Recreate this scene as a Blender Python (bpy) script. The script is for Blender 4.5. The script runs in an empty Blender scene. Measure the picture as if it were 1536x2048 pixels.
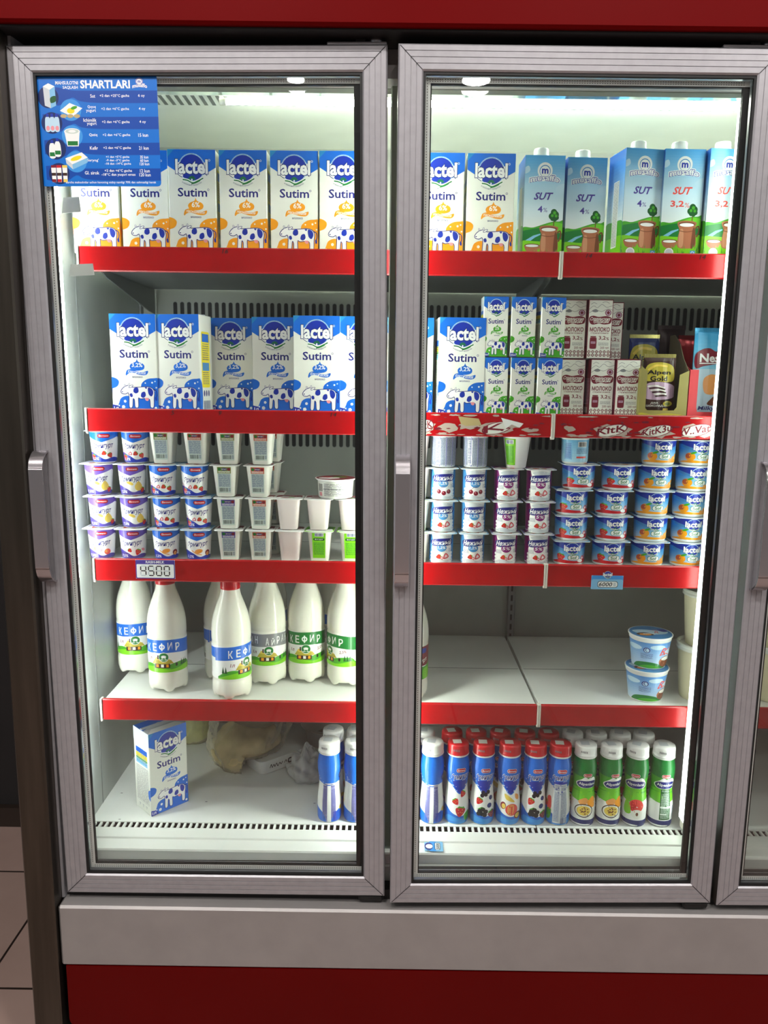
import bpy, math, random
from mathutils import Vector, Matrix
from mathutils.geometry import tessellate_polygon

random.seed(7)
scene = bpy.context.scene
COL = scene.collection
PI = math.pi

# ------------------------------------------------------------------ camera
# x runs along the refrigerator, y goes into it, z is up; the doors' bottom edge is z = 0, the floor FLOOR_Z
FLOOR_Z = -0.36
CAM = Vector((0.5936, -1.2992, 0.9537))
PITCH, YAW, ROLL, FPX = 0.1681, -0.0028, 0.0128, 1532.5
fw = Vector((math.sin(YAW) * math.cos(PITCH), math.cos(YAW) * math.cos(PITCH), -math.sin(PITCH)))
r0 = Vector((math.cos(YAW), -math.sin(YAW), 0))
u0 = r0.cross(fw)
CR = math.cos(ROLL) * r0 + math.sin(ROLL) * u0
CU = -math.sin(ROLL) * r0 + math.cos(ROLL) * u0
cam_data = bpy.data.cameras.new('camera')
cam_data.sensor_fit = 'VERTICAL'
cam_data.sensor_height = 36
cam_data.lens = FPX / 2048 * 36
cam_data.clip_start = 0.05
cam = bpy.data.objects.new('camera', cam_data)
COL.objects.link(cam)
cam.matrix_world = Matrix(((CR.x, CU.x, -fw.x, CAM.x), (CR.y, CU.y, -fw.y, CAM.y), (CR.z, CU.z, -fw.z, CAM.z), (0, 0, 0, 1)))
scene.camera = cam


def at(px, py, Y):
    """Where the sight line of a photo point meets the upright plane y = Y (metres)."""
    d = fw + CR * ((px - 768) / FPX) - CU * ((py - 1024) / FPX)
    return CAM + d * ((Y - CAM.y) / d.y)


def on(px, py, Z):
    """Where the sight line of a photo point meets the level plane z = Z."""
    d = fw + CR * ((px - 768) / FPX) - CU * ((py - 1024) / FPX)
    return CAM + d * ((Z - CAM.z) / d.z)


# ------------------------------------------------------------------ light and exposure
scene.view_settings.view_transform = 'Standard'
scene.view_settings.look = 'None'
scene.view_settings.gamma = 1
scene.view_settings.exposure = 0.25
try:
    scene.cycles.use_denoising = True
    scene.cycles.transparent_max_bounces = 24
    scene.cycles.max_bounces = 8
except Exception:
    pass
LED_TOP, LED_LEFT, LED_RIGHT, LED_MID = 42.0, 27.0, 7.0, 38.0     # strength of the refrigerator's own light tubes
LAMP = 172.0                                                    # strength of the round ceiling lamps, mirrored and added alike
world = bpy.data.worlds.new('shop_air')
scene.world = world
world.use_nodes = True
world.node_tree.nodes['Background'].inputs[0].default_value = (0.92, 0.97, 1.0, 1)
world.node_tree.nodes['Background'].inputs[1].default_value = 0.36


# ------------------------------------------------------------------ materials
def lin(c):
    c = c / 255.0
    return c / 12.92 if c <= 0.04045 else ((c + 0.055) / 1.055) ** 2.4


def rgb(r, g, b):
    return (lin(r), lin(g), lin(b), 1)


MATS = {}


def mat(name, col=(200, 200, 200), rough=0.4, metal=0.0, emit=None, noise=None, spec=0.5, sub=0.0):
    """A node material. noise = (scale, amount): mottled value; emit = (colour, strength)."""
    if name in MATS:
        return MATS[name]
    m = bpy.data.materials.new(name)
    m.use_nodes = True
    nt = m.node_tree
    b = nt.nodes['Principled BSDF']
    c = rgb(*col)
    b.inputs['Base Color'].default_value = c
    b.inputs['Roughness'].default_value = rough
    b.inputs['Metallic'].default_value = metal
    b.inputs['Specular IOR Level'].default_value = spec
    if sub:
        b.inputs['Subsurface Weight'].default_value = sub
        b.inputs['Subsurface Radius'].default_value = (0.01, 0.01, 0.008)
    if emit:
        b.inputs['Emission Color'].default_value = rgb(*emit[0])
        b.inputs['Emission Strength'].default_value = emit[1]
    if noise:
        tc = nt.nodes.new('ShaderNodeTexCoord')
        mp = nt.nodes.new('ShaderNodeMapping')
        mp.inputs['Scale'].default_value = noise[2] if len(noise) > 2 else (1, 1, 1)
        nz = nt.nodes.new('ShaderNodeTexNoise')
        nz.inputs['Scale'].default_value = noise[0]
        nz.inputs['Detail'].default_value = 6
        ramp = nt.nodes.new('ShaderNodeValToRGB')
        a = noise[1]
        ramp.color_ramp.elements[0].position = 0.3
        ramp.color_ramp.elements[1].position = 0.7
        ramp.color_ramp.elements[0].color = (c[0] * (1 - a), c[1] * (1 - a), c[2] * (1 - a), 1)
        ramp.color_ramp.elements[1].color = (min(1, c[0] * (1 + a)), min(1, c[1] * (1 + a)), min(1, c[2] * (1 + a)), 1)
        nt.links.new(tc.outputs['Object'], mp.inputs['Vector'])
        nt.links.new(mp.outputs['Vector'], nz.inputs['Vector'])
        nt.links.new(nz.outputs['Fac'], ramp.inputs['Fac'])
        nt.links.new(ramp.outputs['Color'], b.inputs['Base Color'])
    MATS[name] = m
    return m


INKS = dict(
    white=(244, 245, 242), cream=(236, 238, 228), blue=(22, 106, 212), sky=(60, 150, 225), navy=(28, 32, 120), deep=(24, 50, 165),
    orange=(246, 160, 20), yellow=(240, 220, 20), green=(70, 165, 35), leaf=(20, 120, 50), lime=(125, 205, 25), dkgreen=(15, 85, 35),
    black=(18, 18, 22), grey=(130, 132, 135), pale=(205, 212, 216), purple=(75, 60, 150), violet=(105, 80, 175), plum=(140, 35, 120),
    red=(200, 25, 35), coral=(235, 80, 70), wine=(125, 20, 40), burgundy=(120, 28, 48), brown=(120, 66, 40), clay=(178, 110, 78),
    claylight=(205, 145, 110), pink=(235, 150, 160), peach=(240, 165, 90), ltblue=(130, 190, 228), midblue=(70, 140, 200), icy=(190, 220, 238),
    olive=(120, 130, 40), kraft=(150, 140, 75), rust=(190, 80, 40), mint=(200, 215, 205), ink=(70, 85, 130), lilac=(150, 150, 200),
    nightblue=(15, 40, 110), signblue=(0, 110, 205), signdark=(0, 70, 165), signnavy=(8, 35, 95), tan=(190, 170, 120), choco=(60, 32, 24),
    taupe=(190, 172, 160), straw=(235, 205, 90), brightgreen=(110, 200, 40), cyan=(40, 140, 205), gold=(190, 175, 60), rose=(200, 170, 195))


def film_material(name, col, clear, rough=0.2):
    """Thin milky plastic film: part clear, part glossy white."""
    m = mat(name, col, rough=rough)
    nt = m.node_tree
    out = nt.nodes['Material Output']
    b = nt.nodes['Principled BSDF']
    mix = nt.nodes.new('ShaderNodeMixShader')
    tr = nt.nodes.new('ShaderNodeBsdfTransparent')
    lw = nt.nodes.new('ShaderNodeLayerWeight')
    lw.inputs[0].default_value = 0.35
    mr = nt.nodes.new('ShaderNodeMapRange')
    mr.inputs[3].default_value = 1 - clear
    mr.inputs[4].default_value = 0.85
    nt.links.new(lw.outputs['Facing'], mr.inputs[0])
    nt.links.new(mr.outputs[0], mix.inputs[0])
    nt.links.new(tr.outputs[0], mix.inputs[1])
    nt.links.new(b.outputs[0], mix.inputs[2])
    nt.links.new(mix.outputs[0], out.inputs[0])
    return m


def ink(name):
    if isinstance(name, tuple):
        key = 'print_%02x%02x%02x' % name
        return mat(key, name, rough=0.32)
    return mat('print_' + name, INKS[name], rough=0.32)


def glass_material(name, tint=(1, 1, 1), refl=1.0, rough=0.0):
    m = bpy.data.materials.new(name)
    m.use_nodes = True
    nt = m.node_tree
    nt.nodes.clear()
    out = nt.nodes.new('ShaderNodeOutputMaterial')
    mix = nt.nodes.new('ShaderNodeMixShader')
    tr = nt.nodes.new('ShaderNodeBsdfTransparent')
    tr.inputs[0].default_value = (*tint, 1)
    gl = nt.nodes.new('ShaderNodeBsdfGlossy')
    gl.inputs['Roughness'].default_value = rough
    fr = nt.nodes.new('ShaderNodeFresnel')
    fr.inputs[0].default_value = 1.45
    mul = nt.nodes.new('ShaderNodeMath')
    mul.operation = 'MULTIPLY'
    mul.inputs[1].default_value = refl
    nt.links.new(fr.outputs[0], mul.inputs[0])
    nt.links.new(mul.outputs[0], mix.inputs[0])
    nt.links.new(tr.outputs[0], mix.inputs[1])
    nt.links.new(gl.outputs[0], mix.inputs[2])
    nt.links.new(mix.outputs[0], out.inputs[0])
    MATS[name] = m
    return m


# ------------------------------------------------------------------ mesh building
class MB:
    """Collects faces of one part; build() links them as one mesh object."""

    def __init__(self):
        self.v, self.f, self.m, self.s, self.mats = [], [], [], [], []

    def mi(self, m):
        if m not in self.mats:
            self.mats.append(m)
        return self.mats.index(m)

    def add(self, verts, faces, m, smooth=False, M=None):
        k = len(self.v)
        i = self.mi(m)
        self.v.extend([tuple(M @ Vector(p)) if M else tuple(p) for p in verts])
        for f in faces:
            self.f.append([k + j for j in f])
            self.m.append(i)
            self.s.append(smooth)
        return self

    def box(self, x0, x1, y0, y1, z0, z1, m, c=0.0, M=None):
        if c <= 0:
            v = [(x0, y0, z0), (x1, y0, z0), (x1, y1, z0), (x0, y1, z0), (x0, y0, z1), (x1, y0, z1), (x1, y1, z1), (x0, y1, z1)]
            f = [(0, 3, 2, 1), (4, 5, 6, 7), (0, 1, 5, 4), (1, 2, 6, 5), (2, 3, 7, 6), (3, 0, 4, 7)]
            return self.add(v, f, m, False, M)
        lim = ((x0, x1), (y0, y1), (z0, z1))
        v, idx = [], {}
        for sx in (0, 1):
            for sy in (0, 1):
                for sz in (0, 1):
                    for a in range(3):                       # vertex lying on the face normal to axis a
                        s = (sx, sy, sz)
                        p = [lim[b][s[b]] if b == a else lim[b][s[b]] + (c if s[b] == 0 else -c) for b in range(3)]
                        idx[(sx, sy, sz, a)] = len(v)
                        v.append(p)
        f = []
        for a in range(3):
            b, d = (a + 1) % 3, (a + 2) % 3
            for sa in (0, 1):
                q = []
                for sb, sd in ((0, 0), (1, 0), (1, 1), (0, 1)):
                    s = [0, 0, 0]
                    s[a], s[b], s[d] = sa, sb, sd
                    q.append(idx[(*s, a)])
                f.append(q if sa else q[::-1])
            for sb in (0, 1):
                for sd in (0, 1):
                    q = []
                    for sa in (0, 1):
                        s = [0, 0, 0]
                        s[a], s[b], s[d] = sa, sb, sd
                        q.append((idx[(*s, b)], idx[(*s, d)]))
                    face = [q[0][0], q[1][0], q[1][1], q[0][1]]
                    f.append(face if (sb == sd) else face[::-1])
        for sx in (0, 1):
            for sy in (0, 1):
                for sz in (0, 1):
                    t = [idx[(sx, sy, sz, a)] for a in range(3)]
                    f.append(t if (sx + sy + sz) % 2 else t[::-1])
        return self.add(v, f, m, False, M)

    def lathe(self, prof, m, seg=40, M=None, power=2.0, petal=None, cap_lo=True, cap_hi=True, smooth=True, mats=None):
        """prof: (radius, z) from low to high; power > 2 squares the section; petal(z, angle) scales z."""
        v, f = [], []
        for r, z in prof:
            for i in range(seg):
                a = 2 * PI * i / seg
                ca, sa = math.cos(a), math.sin(a)
                k = 1.0 if power == 2.0 else (abs(ca) ** power + abs(sa) ** power) ** (-1.0 / power)
                zz = z + (petal(r, z, a) if petal else 0)
                v.append((r * k * ca, r * k * sa, zz))
        n = len(prof)
        for j in range(n - 1):
            for i in range(seg):
                i2 = (i + 1) % seg
                f.append((j * seg + i, j * seg + i2, (j + 1) * seg + i2, (j + 1) * seg + i))
        self.add(v, f, m, smooth, M)
        if cap_lo:
            self.add(v[:seg], [tuple(range(seg))[::-1]], m, False, M)
        if cap_hi:
            self.add(v[-seg:], [tuple(range(seg))], m, False, M)
        return self

    def tube(self, pts, r, m, seg=10, M=None, cap=True):
        pts = [Vector(p) for p in pts]
        v, f = [], []
        n = len(pts)
        for i, p in enumerate(pts):
            d = (pts[min(i + 1, n - 1)] - pts[max(i - 1, 0)]).normalized()
            up = Vector((0, 0, 1)) if abs(d.z) < 0.9 else Vector((1, 0, 0))
            a = d.cross(up).normalized()
            b = d.cross(a)
            for k in range(seg):
                t = 2 * PI * k / seg
                v.append(p + (a * math.cos(t) + b * math.sin(t)) * r)
        for i in range(n - 1):
            for k in range(seg):
                k2 = (k + 1) % seg
                f.append((i * seg + k, i * seg + k2, (i + 1) * seg + k2, (i + 1) * seg + k))
        if cap:
            f.append(tuple(range(seg)))
            f.append(tuple(range((n - 1) * seg, n * seg))[::-1])
        return self.add(v, f, m, True, M)

    def prism(self, poly, axis, a0, a1, m, M=None, smooth=False):
        """A polygon of 2-D points extruded along an axis ('x': points are (y, z); 'y': (x, z); 'z': (x, y))."""
        def P(p, a):
            return {'x': (a, p[0], p[1]), 'y': (p[0], a, p[1]), 'z': (p[0], p[1], a)}[axis]
        n = len(poly)
        v = [P(p, a0) for p in poly] + [P(p, a1) for p in poly]
        f = [(i, (i + 1) % n, n + (i + 1) % n, n + i) for i in range(n)]
        self.add(v, f, m, smooth, M)
        tris = tessellate_polygon([[Vector((p[0], p[1], 0)) for p in poly]])
        self.add(v[:n], [tuple(t) for t in tris], m, False, M)
        self.add(v[n:], [tuple(t)[::-1] for t in tris], m, False, M)
        return self

    def build(self, name, parent=None, loc=None, rotz=0):
        me = bpy.data.meshes.new(name)
        me.from_pydata(self.v, [], self.f)
        for m in self.mats:
            me.materials.append(m)
        me.polygons.foreach_set('material_index', self.m)
        me.polygons.foreach_set('use_smooth', self.s)
        me.update()
        o = bpy.data.objects.new(name, me)
        COL.objects.link(o)
        if parent is not None:
            o.parent = parent
        if loc is not None:
            o.location = loc
        o.rotation_euler.z = rotz
        return o


# ------------------------------------------------------------------ naming
def tag(o, label, cat, group=None):
    o['label'] = label
    o['category'] = cat
    if group:
        o['group'] = group
    return o


def thing(name, loc=(0, 0, 0), rotz=0):
    o = bpy.data.objects.new(name, None)
    o.empty_display_size = 0.02
    COL.objects.link(o)
    o.location = loc
    o.rotation_euler.z = rotz
    return o


def struct(o):
    o['kind'] = 'structure'
    return o


def kids(o):
    return [c for c in CHILD.get(o.name, [])]


CHILD = {}


def part(mb, name, parent):
    o = mb.build(name, parent)
    CHILD.setdefault(parent.name, []).append(o)
    return o


def dup(src, parent=None):
    c = src.copy()
    COL.objects.link(c)
    if parent is not None:
        c.parent = parent
    for ch in kids(src):
        CHILD.setdefault(c.name, []).append(dup(ch, c))
    return c


USED = set()


def place(src, loc, label, cat, group=None, rotz=0, tilt=0.0):
    """The first call moves the prototype itself, later calls copy it with its parts."""
    o = src if src.name not in USED else dup(src)
    USED.add(src.name)
    o.location = (loc[0], loc[1], loc[2] + 0.0006)
    o.rotation_euler = (0, tilt, rotz)
    return tag(o, label, cat, group)


ORD = ['first', 'second', 'third', 'fourth', 'fifth', 'sixth', 'seventh', 'eighth', 'ninth', 'tenth']


# ------------------------------------------------------------------ printed artwork (vector shapes laid on a surface)
FONTS = {}


def glyphs(s, bold):
    key = (s, bold)
    if key not in FONTS:
        c = bpy.data.curves.new('lettering', 'FONT')
        c.body = s
        c.size = 1
        c.resolution_u = 2
        c.offset = bold * 0.6
        o = bpy.data.objects.new('lettering', c)
        me = bpy.data.meshes.new_from_object(o)
        me.calc_loop_triangles()
        vs = [(v.co.x, v.co.y) for v in me.vertices]
        ts = [tuple(t.vertices) for t in me.loop_triangles]
        bpy.data.objects.remove(o)
        bpy.data.curves.remove(c)
        bpy.data.meshes.remove(me)
        FONTS[key] = (vs, ts)
    return FONTS[key]


def spline(pts, closed=True, n=6):
    out = []
    N = len(pts)
    rng = range(N) if closed else range(N - 1)
    for i in rng:
        p = [pts[(i + k) % N] if closed else pts[min(max(i + k, 0), N - 1)] for k in (-1, 0, 1, 2)]
        for j in range(n):
            t = j / n
            q = []
            for a in (0, 1):
                p0, p1, p2, p3 = p[0][a], p[1][a], p[2][a], p[3][a]
                q.append(0.5 * (2 * p1 + (p2 - p0) * t + (2 * p0 - 5 * p1 + 4 * p2 - p3) * t * t + (3 * p1 - p0 - 3 * p2 + p3) * t ** 3))
            out.append(tuple(q))
    if not closed:
        out.append(tuple(pts[-1]))
    return out


class Art:
    """Shapes drawn on a sheet of W x H design units, y down; emit() lays them on a surface."""

    def __init__(self, W, H):
        self.W, self.H, self.items = W, H, []

    def tri(self, pts, tris, col):
        self.items.append((pts, tris, col))
        return self

    def poly(self, pts, col):
        t = tessellate_polygon([[Vector((p[0], p[1], 0)) for p in pts]])
        return self.tri(list(pts), [tuple(x) for x in t], col)

    def rect(self, x, y, w, h, col, r=0):
        if r <= 0:
            return self.tri([(x, y), (x + w, y), (x + w, y + h), (x, y + h)], [(0, 1, 2), (0, 2, 3)], col)
        pts = []
        for cx, cy, a in ((x + w - r, y + h - r, 0), (x + r, y + h - r, 90), (x + r, y + r, 180), (x + w - r, y + r, 270)):
            for k in range(5):
                t = math.radians(a + 22.5 * k)
                pts.append((cx + r * math.cos(t), cy + r * math.sin(t)))
        return self.poly(pts, col)

    def oval(self, cx, cy, rx, ry, col, n=28, rot=0):
        c, s = math.cos(rot), math.sin(rot)
        pts = []
        for i in range(n):
            a = 2 * PI * i / n
            x, y = rx * math.cos(a), ry * math.sin(a)
            pts.append((cx + x * c - y * s, cy + x * s + y * c))
        return self.tri(pts + [(cx, cy)], [(i, (i + 1) % n, n) for i in range(n)], col)

    def blob(self, pts, col, n=6):
        return self.poly(spline(pts, True, n), col)

    def stroke(self, pts, w, col, closed=False, smooth=True, n=6):
        p = spline(pts, closed, n) if smooth else list(pts) + ([pts[0]] if closed else [])
        if smooth and closed:
            p.append(p[0])
        L, N = [], len(p)
        for i in range(N):
            a, b = p[max(i - 1, 0)], p[min(i + 1, N - 1)]
            if closed and i in (0, N - 1):
                a, b = p[N - 2], p[1]
            dx, dy = b[0] - a[0], b[1] - a[1]
            l = math.hypot(dx, dy) or 1
            nx, ny = -dy / l * w / 2, dx / l * w / 2
            L += [(p[i][0] + nx, p[i][1] + ny), (p[i][0] - nx, p[i][1] - ny)]
        t = []
        for i in range(N - 1):
            t += [(2 * i, 2 * i + 1, 2 * i + 3), (2 * i, 2 * i + 3, 2 * i + 2)]
        return self.tri(L, t, col)

    def text(self, s, x, y, w, h, col, bold=0.02, shear=0.0, rot=0.0, bend=0.0, arc=None):
        """Fit the lettering into the box x, y, w, h. bend > 0 lifts the middle; arc = (cx, cy, r, a0, a1) runs it round a circle."""
        vs, ts = glyphs(s, bold)
        if not vs:
            return self
        x0, x1 = min(v[0] for v in vs), max(v[0] for v in vs)
        y0, y1 = min(v[1] for v in vs), max(v[1] for v in vs)
        out = []
        cx, cy = x + w / 2, y + h / 2
        for vx, vy in vs:
            a, b = (vx - x0) / (x1 - x0), (vy - y0) / (y1 - y0)
            if arc:
                ang = math.radians(arc[3] + (arc[4] - arc[3]) * a)
                rr = arc[2] + (b - 0.5) * h * (1 if arc[4] > arc[3] else -1)
                out.append((arc[0] + rr * math.sin(ang), arc[1] - rr * math.cos(ang)))
                continue
            px = x + a * w + shear * (b - 0.5) * h
            py = y + (1 - b) * h - bend * (1 - (2 * a - 1) ** 2)
            if rot:
                dx, dy = px - cx, py - cy
                px, py = cx + dx * math.cos(rot) - dy * math.sin(rot), cy + dx * math.sin(rot) + dy * math.cos(rot)
            out.append((px, py))
        return self.tri(out, ts, col)

    def lines(self, x, y, w, h, n, col, fill=0.5, gaps=True):
        """Small print: n rows of short dashes."""
        rnd = random.Random(int(x * 7 + y * 3 + n))
        for i in range(n):
            yy = y + h * i / n
            xx = x
            while xx < x + w:
                ww = min(w * rnd.uniform(0.12, 0.4), x + w - xx) if gaps else w
                self.rect(xx, yy, ww, h / n * fill, col)
                xx += ww + w * 0.03
        return self

    def bars(self, x, y, w, h, col, n=16):
        rnd = random.Random(n)
        for i in range(n):
            self.rect(x + w * i / n, y, w / n * rnd.choice((0.35, 0.6, 0.75)), h, col)
        return self

    def emit(self, mb, fn, w, h, lift=0.00010, dh=0.00002, grid=None, base=None):
        """fn(u, v, off) -> point; u from the left, v up, in metres over w x h. grid = (du, dv) splits shapes for curved surfaces."""
        if base is not None:
            self.items.insert(0, ([(0, 0), (self.W, 0), (self.W, self.H), (0, self.H)], [(0, 1, 2), (0, 2, 3)], base))
        sx, sy = w / self.W, h / self.H
        boxes = []                                          # a shape lies one layer above those it overlaps
        for pts, tris, col in self.items:
            bx = (min(p[0] for p in pts), max(p[0] for p in pts), min(p[1] for p in pts), max(p[1] for p in pts))
            lay = 1 + max([l for (a, b, c, d), l in boxes if a < bx[1] and bx[0] < b and c < bx[3] and bx[2] < d], default=-1)
            boxes.append((bx, lay))
            off = lift + dh * lay
            P = [(p[0] * sx, h - p[1] * sy) for p in pts]
            inside = all(-1e-9 <= p[0] <= w + 1e-9 and -1e-9 <= p[1] <= h + 1e-9 for p in P)
            m = ink(col)
            if grid is None and inside:
                area = sum((P[t[1]][0] - P[t[0]][0]) * (P[t[2]][1] - P[t[0]][1]) - (P[t[2]][0] - P[t[0]][0]) * (P[t[1]][1] - P[t[0]][1]) for t in tris)
                mb.add([fn(p[0], p[1], off) for p in P], tris if area > 0 else [t[::-1] for t in tris], m)
                continue
            V, F = [], []
            for t in tris:
                poly = [P[i] for i in t]
                a2 = (poly[1][0] - poly[0][0]) * (poly[2][1] - poly[0][1]) - (poly[2][0] - poly[0][0]) * (poly[1][1] - poly[0][1])
                if abs(a2) < 1e-14:
                    continue
                if a2 < 0:
                    poly = poly[::-1]
                if not inside:
                    poly = clip(clip(clip(clip(poly, 0, 0, 1), 0, w, -1), 1, 0, 1), 1, h, -1)
                cells = [poly]
                if grid:
                    for ax in (0, 1):
                        g = grid[ax]
                        if not g:
                            continue
                        nxt = []
                        for q in cells:
                            if len(q) < 3:
                                continue
                            lo, hi = min(p[ax] for p in q), max(p[ax] for p in q)
                            i0, i1 = math.floor(lo / g + 1e-6), math.ceil(hi / g - 1e-6)
                            if i1 - i0 <= 1:
                                nxt.append(q)
                                continue
                            for i in range(i0, i1):
                                nxt.append(clip(clip(q, ax, i * g, 1), ax, (i + 1) * g, -1))
                        cells = nxt
                for q in cells:
                    if len(q) >= 3:
                        F.append(tuple(range(len(V), len(V) + len(q))))
                        V += [fn(p[0], p[1], off) for p in q]
            if F:
                mb.add(V, F, m, smooth=False)
        return mb


def clip(poly, ax, val, sgn):
    out = []
    n = len(poly)
    for i in range(n):
        a, b = poly[i], poly[(i + 1) % n]
        da, db = sgn * (a[ax] - val), sgn * (b[ax] - val)
        if da >= 0:
            out.append(a)
        if (da > 0 and db < 0) or (da < 0 and db > 0):
            t = da / (da - db)
            out.append((a[0] + (b[0] - a[0]) * t, a[1] + (b[1] - a[1]) * t))
    return out


def face_front(w, d):
    return lambda u, v, o: (u - w / 2, -d / 2 - o, v)


def face_left(w, d):
    return lambda u, v, o: (-w / 2 - o, d / 2 - u, v)


def face_right(w, d):
    return lambda u, v, o: (w / 2 + o, -d / 2 + u, v)


def face_top(w, d, h):
    return lambda u, v, o: (u - w / 2, -d / 2 + v, h + o)


def around(rad, width, z0=0.0, rref=None, turn=0.0):
    """Wrap a sheet of the given width round a lathe: rad(z) is the radius; the sheet's middle faces -y."""
    def fn(u, v, o):
        z = z0 + v
        r = rad(z)
        a = (u - width / 2) / (rref or r) + turn
        return ((r + o) * math.sin(a), -(r + o) * math.cos(a), z)
    return fn


def radius_of(prof):
    def rad(z):
        for (ra, za), (rb, zb) in zip(prof, prof[1:]):
            if za <= z <= zb and zb > za:
                return ra + (rb - ra) * (z - za) / (zb - za)
        return prof[-1][0] if z > prof[-1][1] else prof[0][0]
    return rad


# ------------------------------------------------------------------ surfaces of the place
M_SILVER = mat('silver_aluminium', (164, 162, 166), rough=0.36, metal=0.4, noise=(60, 0.06, (1, 1, 1)))
M_SILVER2 = mat('silver_panel', (158, 154, 152), rough=0.42, metal=0.35, noise=(18, 0.05))
M_STEEL = mat('brushed_steel', (86, 80, 72), rough=0.3, metal=0.9, noise=(9, 0.18, (6, 6, 0.4)))
M_SATIN = mat('satin_handle', (190, 186, 190), rough=0.25, metal=0.9)
M_BLACK = mat('black_rubber', (9, 9, 10), rough=0.6)
M_DARK = mat('dark_recess', (24, 20, 20), rough=0.6)
M_RED = mat('red_enamel', (100, 0, 1), rough=0.45, noise=(3, 0.05), spec=0.05)
M_REDDARK = mat('red_lower_enamel', (92, 0, 0), rough=0.4, noise=(3, 0.06), spec=0.12)
M_RAIL = mat('red_plastic_strip', (172, 4, 12), rough=0.25, noise=(25, 0.08))
M_WHITE = mat('white_liner', (238, 241, 234), rough=0.35, noise=(14, 0.035))
M_WALLIN = mat('liner_wall', (184, 190, 187), rough=0.4, noise=(7, 0.10))
M_WALLSTAINSHADE = mat('liner_wall_stained_shaded', (160, 163, 156), rough=0.45, noise=(4, 0.16))  # mottled stains; base also darkened to stand in for shade at the back
M_SHELF = mat('white_shelf', (243, 245, 240), rough=0.35, noise=(18, 0.03))
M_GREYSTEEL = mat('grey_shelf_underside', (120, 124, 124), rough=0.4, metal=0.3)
M_POST = mat('slotted_post_steel', (120, 122, 124), rough=0.4, metal=0.6)
M_SPACER = mat('spacer_bar', (240, 242, 238), rough=0.3, metal=0.1)
M_CLIP = mat('ivory_clip', (226, 222, 208), rough=0.4)
M_LED = mat('led_tube_light', (250, 255, 240), rough=0.4, emit=((250, 255, 238), LED_TOP))
M_LEDL = mat('led_tube_light_side', (240, 255, 255), rough=0.4, emit=((248, 252, 250), LED_LEFT))
M_LEDR = mat('led_tube_light_post', (240, 255, 250), rough=0.4, emit=((246, 255, 246), LED_RIGHT))
M_LEDM = mat('led_tube_light_middle', (240, 255, 250), rough=0.4, emit=((250, 255, 246), LED_MID))
M_MIRRORTOP = mat('polished_canopy_steel', (205, 215, 205), rough=0.12, metal=0.9)
M_PANE = glass_material('door_glass', (0.985, 0.995, 0.99), 0.55)

# ------------------------------------------------------------------ the room
W_FLOOR = bpy.data.materials.new('floor_tiles')
W_FLOOR.use_nodes = True
nt = W_FLOOR.node_tree
b = nt.nodes['Principled BSDF']
tc = nt.nodes.new('ShaderNodeTexCoord')
mp = nt.nodes.new('ShaderNodeMapping')
mp.inputs['Location'].default_value = (0.273, -0.17, 0)
br = nt.nodes.new('ShaderNodeTexBrick')
br.offset = 0.0
br.inputs['Scale'].default_value = 1.0
br.inputs['Brick Width'].default_value = 0.40
br.inputs['Row Height'].default_value = 0.40
br.inputs['Mortar Size'].default_value = 0.003
br.inputs['Color1'].default_value = rgb(176, 150, 140)
br.inputs['Color2'].default_value = rgb(168, 144, 134)
br.inputs['Mortar'].default_value = rgb(45, 35, 30)
nz = nt.nodes.new('ShaderNodeTexNoise')
nz.inputs['Scale'].default_value = 9
nz.inputs['Detail'].default_value = 7
mx = nt.nodes.new('ShaderNodeMix')
mx.data_type = 'RGBA'
mx.blend_type = 'MULTIPLY'
mx.inputs[0].default_value = 0.55
rp = nt.nodes.new('ShaderNodeValToRGB')
rp.color_ramp.elements[0].color = (0.55, 0.5, 0.48, 1)
rp.color_ramp.elements[1].color = (1, 1, 1, 1)
nt.links.new(tc.outputs['Object'], mp.inputs['Vector'])
nt.links.new(mp.outputs['Vector'], br.inputs['Vector'])
nt.links.new(tc.outputs['Object'], nz.inputs['Vector'])
nt.links.new(nz.outputs['Fac'], rp.inputs['Fac'])
nt.links.new(br.outputs['Color'], mx.inputs[6])
nt.links.new(rp.outputs['Color'], mx.inputs[7])
nt.links.new(mx.outputs[2], b.inputs['Base Color'])
b.inputs['Roughness'].default_value = 0.3
struct(MB().box(-3.0, 4.5, -4.5, 0.9, FLOOR_Z - 0.05, FLOOR_Z, W_FLOOR).build('floor'))
struct(MB().box(-3.0, 4.5, 0.80, 0.9, FLOOR_Z, 2.7, mat('dark_back_wall', (30, 26, 26), rough=0.8, noise=(5, 0.1))).build('wall_back'))
struct(MB().box(-3.0, -0.05, 0.778, 0.799, FLOOR_Z, FLOOR_Z + 0.06, mat('dark_baseboard', (46, 36, 30), rough=0.4)).build('baseboard_back'))
struct(MB().box(-3.0, 4.5, -4.5, 1.2, 2.7, 2.75, mat('shop_ceiling', (205, 203, 200), rough=0.8)).build('ceiling'))
struct(MB().box(-3.0, 4.5, -4.55, -4.5, FLOOR_Z, 2.7, mat('shop_wall', (118, 118, 118), rough=0.7, noise=(2, 0.2))).build('wall_front'))

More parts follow.
